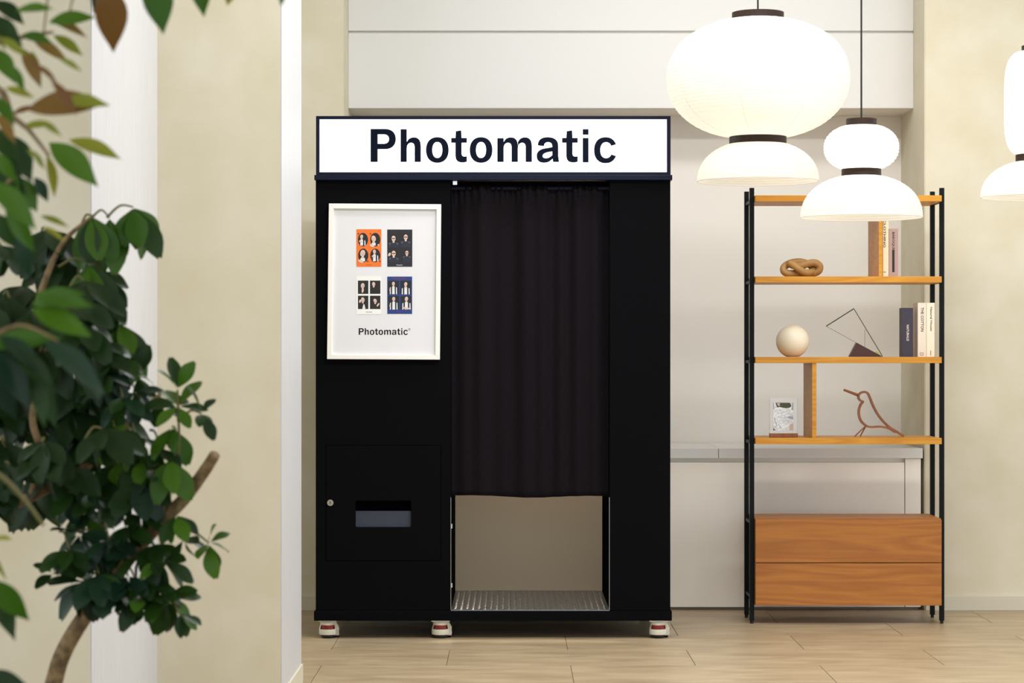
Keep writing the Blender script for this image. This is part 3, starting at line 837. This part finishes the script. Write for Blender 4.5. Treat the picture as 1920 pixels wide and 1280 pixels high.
# bent-wood bird
by = SF + 0.11
def bp(zx, zy): return (X(1380 + zx / 4.571, by), H(660 + zy / 4.571, by))
def ribbon(pts, tk, y0, y1, n=8):
    c = catmull([(a, 0, b) for a, b in pts], n); L, Rr = [], []
    for i, p in enumerate(c):
        t = c[min(i + 1, len(c) - 1)] - c[max(i - 1, 0)]; t.normalize()
        nx_, nz_ = -t.z, t.x
        L.append((p.x + nx_ * tk / 2, p.z + nz_ * tk / 2)); Rr.append((p.x - nx_ * tk / 2, p.z - nz_ * tk / 2))
    mb = MB(); b = len(mb.v); n_ = len(c)
    for y in (y0, y1):
        mb.v += [(a, y, q) for a, q in L]; mb.v += [(a, y, q) for a, q in Rr]
    for i in range(n_ - 1):
        for q in ((i, i + 1, n_ + i + 1, n_ + i), (2 * n_ + i, 3 * n_ + i, 3 * n_ + i + 1, 2 * n_ + i + 1), (i, 2 * n_ + i, 2 * n_ + i + 1, i + 1), (n_ + i, n_ + i + 1, 3 * n_ + i + 1, 3 * n_ + i)):
            mb.f.append(q); mb.m.append(0)
    for i in (0, n_ - 1):
        mb.f.append((i, n_ + i, 3 * n_ + i, 2 * n_ + i)); mb.m.append(0)
    return mb
bird = empty('wooden_bird', (X(1640, by), by, z4), 'long-beaked bird of bent brown wood standing on the lower shelf', 'ornament')
tk = 17 / 4.571 * by / F
ribbon([bp(*p) for p in [(1048, 368), (1072, 347), (1105, 341), (1130, 355), (1146, 388), (1168, 445), (1202, 512), (1250, 580), (1312, 640), (1375, 680), (1436, 719)]], tk, by - 0.013, by + 0.013).put('back_band', M['walnut'], bird, autosmooth=0.7)
ribbon([bp(*p) for p in [(1050, 372), (1050, 395), (1066, 414), (1086, 424), (1068, 450), (1054, 490), (1054, 540), (1072, 590), (1112, 628), (1152, 641), (1230, 638), (1300, 650), (1365, 685)]], tk, by - 0.0125, by + 0.0125).put('belly_band', M['walnut'], bird, autosmooth=0.7)
q0, q1 = bp(922, 322), bp(1056, 372)
MB().tube([(q0[0], by, q0[1]), (q1[0], by, q1[1])], [0.0045, 0.0065], 12).put('beak', M['walnut'], bird, autosmooth=0.7)
for a, b, d in (((1106, 632), (1013, 728), -0.009), ((1112, 638), (1067, 730), 0.009)):
    p0, p1 = bp(*a), bp(*b)
    MB().tube([(p0[0], by + d, p0[1]), (p1[0], by + d, max(p1[1], z4 + 0.002))], 0.0028, 10).put('leg', M['walnut'], bird, autosmooth=0.7)

# ------------------------------------------------------------------ pendant lanterns
def superprof(R0, b, n, z0, z1, ribs, amp, steps=5):
    """(r, z) of a ribbed paper shade, z measured from its widest level"""
    out = []; N = ribs * steps
    for k in range(N + 1):
        z = z0 + (z1 - z0) * k / N
        r = R0 * max(0.0, 1 - (abs(z) / b) ** n) ** (1 / n)
        out.append((r + amp * abs(math.sin(math.pi * k / steps)), z))
    return out

def lantern(px, Z, cap, body, ring, dome, label, power, n_body=2.2, b_scale=1.0):
    k = Z / F; x = X(px, Z)
    (caph, cap0, cap1), (bw, by0, by1, bend), (rw, r0, r1), (dw, d0, d1) = cap, body, ring, dome
    root = empty('pendant_lantern', (x, Z, H(d1, Z)), label, 'pendant lamp', 'paper pendant lanterns over the shelf')
    # body
    bc = H((by0 + by1) / 2, Z); bh_ = (by1 - by0) / 2 * k
    e = (1 - (bend / bw) ** n_body) ** (1 / n_body); b = bh_ / e
    MB().lathe((x, Z, bc), superprof(bw * k, b, n_body, -bh_, bh_, max(14, int((by1 - by0) / 6.2)), 0.0028), 72).put('body_shade', M['paper'], root, smooth=True)
    sm_ = MB()
    for a in range(8):
        th_ = 2 * math.pi * (a + 0.62) / 8
        pp = [(r + 0.0012, z) for r, z in superprof(bw * k, b, n_body, -bh_, bh_, 24, 0.0012, 2)]
        sm_.tube([(x + r * math.cos(th_), Z + r * math.sin(th_), bc + z) for r, z in pp], 0.0009, 4)
    sm_.put('paper_seams', M['paper'], root, kind='stuff')
    # dome, open below
    zr = H(d1, Z); hd_ = (d1 - d0) * k
    e = (1 - (rw / dw) ** 2.2) ** (1 / 2.2)
    MB().lathe((x, Z, zr), superprof(dw * k, hd_ / e, 2.2, 0, hd_, max(12, int((d1 - d0) / 4.6)), 0.0022), 72).put('dome_shade', M['paper'], root, smooth=True)
    MB().tube([(x + dw * k * math.cos(a * math.pi / 36), Z + dw * k * math.sin(a * math.pi / 36), zr) for a in range(72)], 0.0016, 6, closed=True).put('rim', M['paper'], root, smooth=True)
    # rings
    def hoop(w, ya, yb, name, closed_top):
        r = w * k; z0, z1 = H(yb, Z), H(ya, Z)
        mb = MB()
        prof = [(r - 0.004, z0), (r, z0), (r, z1), (r - 0.004, z1)]
        if closed_top: prof.append((0.004, z1))
        else: prof += [(r - 0.004, z0)]
        mb.lathe((x, Z, 0), prof, 56)
        return mb.put(name, M['ring'], root, autosmooth=0.6)
    hoop(caph, cap0, cap1, 'cap', True)
    hoop(rw, r0, r1, 'collar', False)
    MB().tube([(x, Z, H(cap0, Z)), (x, Z, CEIL - 0.02)], 0.0035, 8).put('cable', M['cable'], root)
    MB().lathe((x, Z, CEIL - 0.03), [(0.05, 0), (0.055, 0.004), (0.055, 0.03)], 32, cap0=True).put('ceiling_rose', M['ring'], root, autosmooth=0.6)
    zb2 = H((by0 + by1) / 2, Z)
    MB().lathe((x, Z, zb2), [(0.0005, -0.03)] + [(0.03 * math.cos(R(a)), 0.03 * math.sin(R(a))) for a in range(-75, 76, 15)] + [(0.014, 0.03), (0.014, 0.06)], 20).put('bulb', M['bulb'], root, smooth=True)
    for zz, pwr in ((zb2 - 0.0, power), (H(d0, Z) - 0.03, power * 0.6)):
        l = bpy.data.lights.new('lantern_bulb', 'POINT'); l.energy = pwr; l.color = (1.0, 0.89, 0.72); l.shadow_soft_size = 0.04
        o = bpy.data.objects.new('lantern_bulb', l); col.objects.link(o); o.location = (x, Z, zz)

lantern(1421, 8.80, (48.5, 24, 37), (170, 37, 257, 52), (53.5, 255, 271), (113, 270, 340),
        'large paper pendant lantern with a wide oval body above a smaller dome', 2.5)
lantern(1615, 8.42, (28.5, 223, 236), (69, 236, 318, 33), (37, 317, 330), (113, 330, 408),
        'small paper pendant lantern with a round body above a wide dome', 1.6)
lantern(1945, 8.60, (29, 86, 97), (60, 97, 291, 36), (40, 290, 303), (104, 303, 370),
        'paper pendant lantern with a tall cylindrical body cut off beside the bare wall', 1.8, 4.0)

# ------------------------------------------------------------------ plants
LEAF = {}
def leaf_mat(name, c, c2, rough=0.32):
    m = new_mat(name, c, rough + 0.05, spec=0.22)
    nt = m.node_tree; b = nt.nodes['Principled BSDF']
    oi = nt.nodes.new('ShaderNodeObjectInfo'); rp = nt.nodes.new('ShaderNodeValToRGB')
    rp.color_ramp.elements[0].color = c; rp.color_ramp.elements[1].color = c2
    nt.links.new(oi.outputs['Random'], rp.inputs[0])
    nt.links.new(rp.outputs[0], b.inputs['Base Color'])
    tr = nt.nodes.new('ShaderNodeBsdfTranslucent'); nt.links.new(rp.outputs[0], tr.inputs[0])
    mx = nt.nodes.new('ShaderNodeMixShader'); mx.inputs[0].default_value = 0.22
    out = [n for n in nt.nodes if n.type == 'OUTPUT_MATERIAL'][0]
    nt.links.new(b.outputs[0], mx.inputs[1]); nt.links.new(tr.outputs[0], mx.inputs[2]); nt.links.new(mx.outputs[0], out.inputs[0])
    return m
LM = {'dark': leaf_mat('leaf_dark_green', rgb(26, 48, 18), rgb(40, 68, 20)),
      'mid': leaf_mat('leaf_green', rgb(48, 84, 14), rgb(72, 108, 24)),
      'deep': leaf_mat('leaf_blue_green', rgb(24, 46, 32), rgb(36, 62, 40), 0.28),
      'lime': leaf_mat('leaf_yellow_green', rgb(112, 122, 32), rgb(140, 140, 46)),
      'brown': leaf_mat('leaf_reddish_brown', rgb(108, 74, 36), rgb(128, 104, 46))}
BARK = noise_color(new_mat('bark', (0, 0, 0, 1), 0.8), rgb(96, 76, 48), rgb(146, 120, 80), (1, 1, 1), 60, 4, 0.35, 0.65, 0.4, 0.003)
TWIG = new_mat('green_twig', rgb(98, 92, 40), 0.6)

def leaf_geo(kind, var):
    nx_, ny_ = 9, 4
    rnd = random.Random(hash((kind == 'ob', var)) & 0xffff if False else var * 17 + (3 if kind == 'ob' else 5))
    curl = rnd.uniform(0.10, 0.30); foldk = rnd.uniform(0.12, 0.32); wav = rnd.uniform(0, 0.02)
    v, f = [], []
    for i in range(nx_ + 1):
        t = i / nx_
        if kind == 'ob': w = 0.235 * (math.sin(math.pi * t ** 1.35) ** 0.75 if 0 < t < 1 else 0) + 0.006
        else: w = 0.20 * (math.sin(math.pi * t ** 0.85) ** 1.15 if 0 < t < 1 else 0) + 0.003
        if kind == 'ob' and t == 1: w = 0.05
        for j in range(ny_ + 1):
            s = (j / ny_ - 0.5) * 2
            notch = -0.035 * (1 - abs(s)) if (kind == 'ob' and t == 1) else 0
            v.append((t + notch, s * w, -curl * t * t + foldk * abs(s) * w + wav * math.sin(t * 9 + s * 2)))
    for i in range(nx_):
        for j in range(ny_):
            a = i * (ny_ + 1) + j; f.append((a, a + ny_ + 1, a + ny_ + 2, a + 1))
    return v, f
GEO = {(k, v): leaf_geo(k, v) for k in ('ob', 'lan') for v in range(5)}
def leaf_me(kind, var, mat):
    key = (kind, var, mat)
    if key not in LEAF:
        v, f = GEO[(kind, var)]
        me = bpy.data.meshes.new('leaf'); me.from_pydata(v, [], f)
        for p in me.polygons: p.use_smooth = True
        me.materials.append(LM[mat]); LEAF[key] = me
    return LEAF[key]

def leaf_matrix(base, tip, facing):
    base, tip = Vector(base), Vector(tip)
    x = tip - base; L = x.length; x.normalize()
    y = Vector(facing).cross(x)
    if y.length < 1e-3: y = x.orthogonal()
    y.normalize(); z = x.cross(y)
    m = Matrix((x, y, z)).transposed().to_4x4()
    return Matrix.Translation(base) @ m @ Matrix.Diagonal((L, L, L, 1))

class Plant:
    def __init__(s, root, kind): s.root, s.kind, s.n, s.rest = root, kind, 0, MB()
    def leaf(s, base, tip, mat, facing, wide=1.0):
        var = random.randrange(5)
        mw = leaf_matrix(base, tip, facing) @ Matrix.Diagonal((1, wide, 1, 1))
        if s.n < 300:
            o = bpy.data.objects.new('leaf', leaf_me(s.kind, var, mat)); col.objects.link(o)
            o.parent = s.root
            o.matrix_basis = Matrix.Translation(-ROOT[s.root.name]) @ mw
            s.n += 1
        else:
            v, f = GEO[(s.kind, var)]; b = len(s.rest.v)
            s.rest.v += [tuple(mw @ Vector(p)) for p in v]; s.rest.f += [tuple(b + k for k in q) for q in f]; s.rest.m += [0] * len(f)
    def cluster(s, hub, src, n, length, mat, axis=(0.3, -0.2, -0.6), spread=55, droop=0.45):
        """a whorl of leaflets on a stalk"""
        hub, src = Vector(hub), Vector(src)
        ax = Vector(axis).normalized(); p1 = ax.orthogonal().normalized(); p2 = ax.cross(p1)
        mid = (hub + src) / 2 + Vector((0, 0, 0.012))
        MB().tube(catmull([src, mid, hub], 5), [0.0026 - 0.0001 * k for k in range(11)], 6).put('leaf_stalk', TWIG, s.root, smooth=True)
        ph = random.uniform(0, 6)
        for k in range(n):
            a = ph + 2 * math.pi * k / n + random.uniform(-0.2, 0.2)
            sp_ = R(spread + random.uniform(-14, 14))
            d = ax * math.cos(sp_) + (p1 * math.cos(a) + p2 * math.sin(a)) * math.sin(sp_)
            d = (d + Vector((0, 0, -droop * random.uniform(0.6, 1.3)))).normalized()
            L = length * random.uniform(0.78, 1.15)
            fc = Vector((random.uniform(-0.4, 0.4), -0.55 + random.uniform(-0.3, 0.3), 0.8))
            mm = mat if random.random() > 0.15 else ('mid' if mat == 'dark' else 'dark')
            s.leaf(hub + d * 0.004, hub + d * L, mm, fc, random.uniform(0.9, 1.15))

PZ = 4.1
tree = empty('umbrella_tree', (X(95, PZ) - 0.1, PZ, 0), 'leafy umbrella tree with curved brown trunk and rounded dark leaves', 'plant')
P = Plant(tree, 'ob')
trunk_px = [(95, 1300), (118, 1225), (162, 1150), (228, 1062), (298, 982), (345, 935), (384, 882), (403, 852)]
tp = [Vector((X(95, PZ) - 0.06, PZ, 0.30))] + [W(a, b, PZ - 0.02 * i) for i, (a, b) in enumerate(trunk_px)]
tc_ = catmull(tp, 8)
MB().tube(tc_, [0.017 - 0.0075 * i / (len(tc_) - 1) for i in range(len(tc_))], 12).put('trunk', BARK, tree, smooth=True)
def branch(pl, pts, r0, r1, mat=BARK, name='branch'):
    c = catmull(pts, 8)
    MB().tube(c, [r0 + (r1 - r0) * i / (len(c) - 1) for i in range(len(c))], 9).put(name, mat, pl, smooth=True)
    return c
b0 = Vector((X(95, PZ) - 0.16, PZ + 0.04, 0.30))
br2 = branch(tree, [b0, W(-70, 1120, PZ + 0.02), W(-40, 985, PZ), W(60, 930, PZ), W(150, 880, PZ), W(205, 838, PZ), W(262, 775, PZ - 0.03), W(300, 740, PZ)], 0.014, 0.004)
br3 = branch(tree, [W(-40, 985, PZ), W(20, 800, PZ + 0.05), W(55, 640, PZ), W(80, 540, PZ), W(118, 455, PZ), W(176, 404, PZ)], 0.011, 0.003)
br4 = branch(tree, [W(60, 930, PZ), W(76, 850, PZ - 0.05), W(62, 770, PZ - 0.08), W(110, 650, PZ - 0.05), W(170, 600, PZ), W(222, 590, PZ)], 0.008, 0.003)
br5 = branch(tree, [W(298, 982, PZ - 0.1), W(322, 900, PZ - 0.1), W(335, 840, PZ - 0.1), W(334, 765, PZ - 0.1)], 0.004, 0.002, TWIG)

px2m = PZ / F
def cl_(px, py, sx, sy, n, Lpx, mat, axis=(0.2, -0.3, -0.6), spread=55, droop=0.45, dz=0.0, sdz=0.0):
    Z = PZ + dz
    P.cluster(W(px, py, Z), W(sx, sy, PZ + sdz), n, 1.26 * Lpx * Z / F, mat, axis, spread, droop)
# outer clusters that make the outline
cl_(172, 404, 150, 428, 8, 78, 'mid', (0.05, -0.15, -0.9), 44, 1.0)
cl_(205, 408, 176, 404, 7, 78, 'mid', (0.1, -0.1, -0.9), 38, 1.0, 0.03)
cl_(250, 388, 200, 408, 7, 74, 'mid', (0.3, -0.15, -0.7), 55, 0.8)
cl_(168, 494, 110, 500, 8, 72, 'mid', (0.2, -0.15, -0.9), 44, 0.9, 0, 0)
cl_(196, 520, 168, 494, 6, 62, 'dark', (0.3, -0.1, -0.9), 45, 0.6, 0.04)
cl_(205, 560, 168, 540, 6, 54, 'dark', (0.4, -0.2, -0.7), 50, 0.6, -0.03)
cl_(222, 604, 200, 592, 7, 72, 'mid', (0.35, -0.15, -0.8), 42, 0.9)
cl_(232, 640, 205, 620, 5, 56, 'dark', (0.3, -0.2, -0.8), 45, 0.5, 0.05)
cl_(258, 705, 262, 775, 5, 52, 'dark', (0.5, -0.2, 0.2), 65, 0.4)
cl_(252, 735, 262, 775, 5, 50, 'deep', (0.3, -0.3, 0.1), 70, 0.4, -0.05)
cl_(334, 762, 334, 790, 6, 52, 'mid', (0.1, -0.5, 0.5), 80, 0.15, -0.1, -0.1)
cl_(332, 730, 334, 765, 3, 46, 'dark', (0.0, -0.3, 0.9), 30, 0.0, -0.1, -0.1)
cl_(378, 775, 336, 790, 5, 46, 'dark', (0.6, -0.3, 0.1), 70, 0.35, -0.1, -0.1)
cl_(300, 752, 300, 740, 5, 46, 'dark', (0.2, -0.3, 0.2), 70, 0.4)
cl_(322, 800, 334, 830, 5, 56, 'mid', (-0.1, -0.3, -0.7), 50, 0.7, -0.1, -0.1)
cl_(318, 860, 325, 890, 6, 62, 'mid', (0.1, -0.3, -0.7), 50, 0.7, -0.13, -0.1)
cl_(270, 858, 322, 905, 6, 62, 'dark', (-0.2, -0.3, -0.7), 55, 0.6, -0.08, -0.1)
cl_(255, 900, 300, 975, 6, 66, 'deep', (-0.1, -0.3, -0.7), 50, 0.7, -0.12, -0.1)
cl_(220, 868, 205, 838, 6, 56, 'mid', (0.0, -0.3, -0.6), 60, 0.5)
cl_(292, 905, 322, 900, 6, 50, 'dark', (0.0, -0.3, -0.6), 60, 0.5, -0.1, -0.1)
cl_(330, 965, 345, 935, 5, 50, 'dark', (0.3, -0.3, -0.6), 60, 0.4, -0.12, -0.12)
cl_(392, 1018, 320, 990, 6, 48, 'mid', (0.6, -0.3, 0.0), 72, 0.25, -0.1, -0.1)
cl_(160, 955, 110, 905, 6, 52, 'dark', (0.3, -0.3, -0.5), 60, 0.4)
cl_(150, 1000, 175, 1010, 7, 56, 'deep', (0.0, -0.4, -0.3), 75, 0.3, -0.04)
cl_(185, 1035, 228, 1062, 7, 60, 'deep', (-0.2, -0.4, -0.3), 72, 0.3, -0.06)
cl_(100, 1075, 165, 1090, 3, 40, 'dark', (-0.4, -0.3, 0.5), 50, 0.1, -0.06)
cl_(160, 1090, 222, 1066, 8, 66, 'deep', (-0.2, -0.4, -0.5), 66, 0.4, -0.08)
cl_(215, 1095, 232, 1058, 8, 66, 'deep', (0.1, -0.4, -0.6), 60, 0.5, -0.1)
cl_(262, 1040, 298, 982, 7, 56, 'deep', (0.0, -0.4, -0.4), 70, 0.3, -0.1)
cl_(305, 1050, 298, 982, 7, 52, 'dark', (0.3, -0.4, -0.4), 70, 0.35, -0.12)
cl_(262, 1112, 234, 1056, 7, 56, 'dark', (0.3, -0.4, -0.5), 64, 0.4, -0.1)
cl_(310, 1118, 262, 1112, 8, 56, 'dark', (0.5, -0.4, -0.4), 66, 0.4, -0.1, -0.1)
cl_(335, 1150, 310, 1118, 5, 46, 'dark', (0.6, -0.3, -0.6), 50, 0.4, -0.1, -0.1)
for px, py, n_, L_, m_ in [(130, 1030, 7, 52, 'dark'), (205, 1010, 7, 54, 'deep'), (235, 985, 6, 50, 'dark'), (185, 1075, 8, 62, 'deep'), (240, 1080, 7, 56, 'deep'), (285, 1020, 6, 52, 'dark'),
                           (285, 1085, 7, 54, 'dark'), (345, 1010, 5, 46, 'dark'), (180, 930, 6, 52, 'dark'), (140, 920, 6, 52, 'deep'), (255, 820, 6, 52, 'dark'), (215, 800, 7, 56, 'dark'), (230, 745, 6, 56, 'deep'),
                           (190, 700, 7, 60, 'deep'), (215, 670, 6, 56, 'dark'), (150, 600, 7, 60, 'dark'), (185, 640, 7, 58, 'deep'), (300, 840, 6, 50, 'mid'), (285, 880, 6, 54, 'dark'), (240, 930, 6, 50, 'dark'), (265, 965, 6, 48, 'dark')]:
    cl_(px, py, px - 18, py - 34, n_, L_, m_, (0.2, -0.35, -0.5), 64, 0.42, -0.1, -0.06)
# the dense middle of the crown
rm = random.Random(21)
for k in range(64):
    px, py = rm.uniform(-30, 205), rm.uniform(410, 905)
    if px > 160 and py > 840: continue
    dz = rm.uniform(-0.22, 0.22)
    cl_(px, py, px * 0.75 + 15, py + rm.uniform(10, 50), 7, rm.uniform(60, 80), rm.choice(['dark', 'deep', 'dark', 'mid']), (rm.uniform(-0.2, 0.5), -0.3, -0.6), 58, 0.5, dz, dz)
if P.rest.f:
    P.rest.put('foliage', LM['dark'], tree, smooth=True, kind='stuff')

# second plant, closer, with pointed leaves
QZ = 2.9
tree2 = empty('pointed_leaf_tree', (X(-150, QZ), QZ, 0), 'indoor tree with long pointed green and reddish leaves reaching past the umbrella tree', 'plant')
Q = Plant(tree2, 'lan')
t0 = Vector((X(-150, QZ), QZ, 0.28))
tk2 = branch(tree2, [t0, W(-130, 1150, QZ), W(-110, 800, QZ), W(-90, 450, QZ), W(-70, 150, QZ), W(-30, -60, QZ), W(60, -130, QZ), W(200, -120, QZ), W(380, -90, QZ), W(540, -70, QZ)], 0.015, 0.003, BARK, 'trunk')
branch(tree2, [W(-70, 150, QZ), W(0, 170, QZ), W(22, 215, QZ), W(55, 245, QZ), W(92, 292, QZ)], 0.006, 0.002)
branch(tree2, [W(-75, 200, QZ), W(-20, 90, QZ), W(40, 70, QZ), W(100, 60, QZ)], 0.005, 0.002)
branch(tree2, [W(-105, 700, QZ - .3), W(-30, 640, QZ - .3), W(40, 610, QZ - .3), W(110, 640, QZ - .3)], 0.0028, 0.0014)
branch(tree2, [W(-95, 500, QZ), W(-30, 380, QZ), W(30, 330, QZ)], 0.005, 0.002)
branch(tree2, [W(-120, 830, QZ), W(-10, 885, QZ), W(40, 930, QZ), W(82, 985, QZ)], 0.004, 0.0022, TWIG)
branch(tree2, [W(-130, 1100, QZ), W(-60, 1090, QZ), W(0, 1100, QZ)], 0.004, 0.002)
for a, b in (((92, -110), (82, 60)), ((150, -110), (130, 25)), ((185, -110), (178, 25))):
    branch(tree2, [W(a[0], a[1], QZ), W((a[0] + b[0]) / 2 + 4, (a[1] + b[1]) / 2, QZ), W(b[0], b[1], QZ)], 0.002, 0.0012)
LV = [  # base, tip, colour, breadth, depth offsets of base and tip
    ((202, -34), (218, 100), 'brown', 1.15, 0, -.02), ((288, -50), (306, 58), 'mid', 1.25, 0, 0), ((362, -60), (392, 26), 'mid', 1.2, 0, .02),
    ((440, -50), (425, 14), 'lime', 1.1, 0, 0), ((532, -40), (526, 14), 'mid', .8, 0, 0), ((184, -50), (177, 24), 'dark', .7, 0, 0),
    ((92, 42), (178, 24), 'mid', 1.0, 0, .03), ((98, 40), (168, 58), 'brown', .8, 0, .05), ((40, 66), (92, 68), 'mid', 1.0, 0, 0),
    ((-12, 2), (48, 36), 'dark', 1.3, 0, 0), ((-20, 30), (40, 78), 'dark', 1.1, 0, 0), ((60, 72), (128, 108), 'brown', .7, 0, .1),
    ((100, 66), (158, 100), 'lime', .9, 0, .1), ((40, 90), (82, 162), 'brown', .9, 0, .05), ((60, 95), (70, 150), 'lime', .8, 0, .05), ((-10, 90), (28, 150), 'mid', 1.1, 0, 0),
    ((-14, 60), (20, 92), 'lime', 1.0, 0, 0), ((52, 206), (192, 178), 'brown', .95, -.25, -.3), ((120, 190), (196, 184), 'lime', .9, -.25, -.3), ((40, 240), (98, 226), 'lime', .9, 0, 0),
    ((22, 215), (70, 190), 'brown', .7, 0, 0), ((92, 268), (186, 338), 'mid', 1.1, 0, 0), ((130, 262), (228, 288), 'lime', .85, 0, .03), ((88, 290), (112, 372), 'lime', .6, 0, 0),
    ((10, 250), (62, 335), 'dark', 1.3, 0, 0), ((-20, 240), (40, 300), 'dark', 1.2, 0, 0), ((30, 330), (74, 396), 'mid', 1.3, 0, 0), ((64, 332), (96, 378), 'deep', 1.1, 0, 0),
    ((-20, 340), (74, 420), 'mid', 1.0, -.4, -.4), ((0, 300), (40, 380), 'dark', 1.3, 0, 0), ((76, 405), (128, 418), 'lime', .6, 0, .1), ((80, 425), (122, 446), 'lime', .6, 0, .1),
    ((40, 330), (20, 420), 'dark', 1.2, 0, 0), ((-10, 400), (40, 470), 'dark', 1.2, 0, 0), ((50, 392), (30, 450), 'mid', 1.0, 0, 0),
    ((64, 552), (172, 566), 'mid', .8, -.3, -.35), ((60, 580), (172, 622), 'mid', 1.0, -.3, -.3), ((-30, 650), (120, 618), 'mid', .7, -.35, -.35), ((60, 570), (150, 540), 'mid', 1.0, -.3, -.3),
    ((80, 640), (212, 722), 'deep', .9, -.3, -.4), ((110, 645), (200, 745), 'dark', .9, -.3, -.35), ((0, 630), (92, 690), 'deep', .9, -.3, -.4), ((20, 650), (110, 730), 'dark', .9, -.3, -.4),
    ((-10, 650), (60, 760), 'deep', .9, -.3, -.35), ((40, 660), (110, 790), 'dark', .8, -.3, -.3), ((-20, 690), (32, 790), 'deep', .9, -.3, -.3), ((70, 690), (80, 800), 'dark', .8, -.3, -.3),
    ((-20, 1085), (56, 1168), 'mid', 1.0, -.2, -.2), ((-15, 1095), (30, 1196), 'dark', .9, -.1, -.1), ((-30, 1262), (56, 1290), 'dark', 1.0, -.2, -.2), ((-5, 215), (30, 262), 'brown', .9, -.3, -.4), ((10, 165), (62, 176), 'lime', .8, -.2, -.4), ((-10, 180), (28, 232), 'mid', 1.0, -.2, -.3), ((60, 120), (118, 150), 'brown', .7, -.3, -.5), ((110, 110), (160, 128), 'lime', .7, -.3, -.5), ((30, 20), (96, 8), 'mid', .9, -.2, -.3), ((0, 70), (54, 104), 'lime', .8, -.3, -.4), ((70, 225), (120, 250), 'lime', .7, -.3, -.4), ((20, 120), (48, 172), 'mid', .8, -.3, -.4), ((96, 150), (150, 215), 'brown', .7, -.4, -.6), ((50, 280), (92, 316), 'lime', .9, 0, -.2), ((-10, 285), (30, 340), 'mid', 1.0, -.2, -.2), ((10, 395), (74, 470), 'mid', .9, -.2, -.2), ((30, 440), (58, 520), 'deep', 1.0, -.1, -.1),
    ((-10, 1010), (30, 1006), 'lime', .8, 0, 0), ((-14, 1035), (6, 1085), 'lime', .5, 0, 0),
]
for b, t, mat, wd, d0, d1 in LV:
    fc = Vector((random.uniform(-0.3, 0.3), -0.8, 0.5 + random.uniform(-0.2, 0.3)))
    dm = 0.6 * (d0 + d1) / 2
    Q.leaf(W(b[0], b[1], QZ + dm), W(t[0], t[1], QZ + dm + random.uniform(-0.02, 0.02)), mat, fc, wd)

# planters, below the picture
def planter(name, x, y, r, h, label):
    t = empty(name, (x, y, 0), label, 'planter')
    MB().lathe((x, y, 0), [(r * 0.8, 0), (r, h), (r - 0.02, h), (r - 0.03, h - 0.05)], 40, cap0=True).put('pot', new_mat('planter_clay', rgb(150, 146, 138), 0.7), t, autosmooth=0.6)
    MB().lathe((x, y, h - 0.06), [(0.001, 0.012), (r * 0.5, 0.008), (r - 0.025, 0)], 32).put('soil', new_mat('soil', rgb(52, 40, 30), 0.95), t, smooth=True)
planter('planter', X(95, PZ) - 0.1, PZ + 0.02, 0.26, 0.36, 'grey round planter holding the umbrella tree')
planter('planter', X(-150, QZ), QZ, 0.2, 0.34, 'grey round planter holding the pointed-leaf tree')
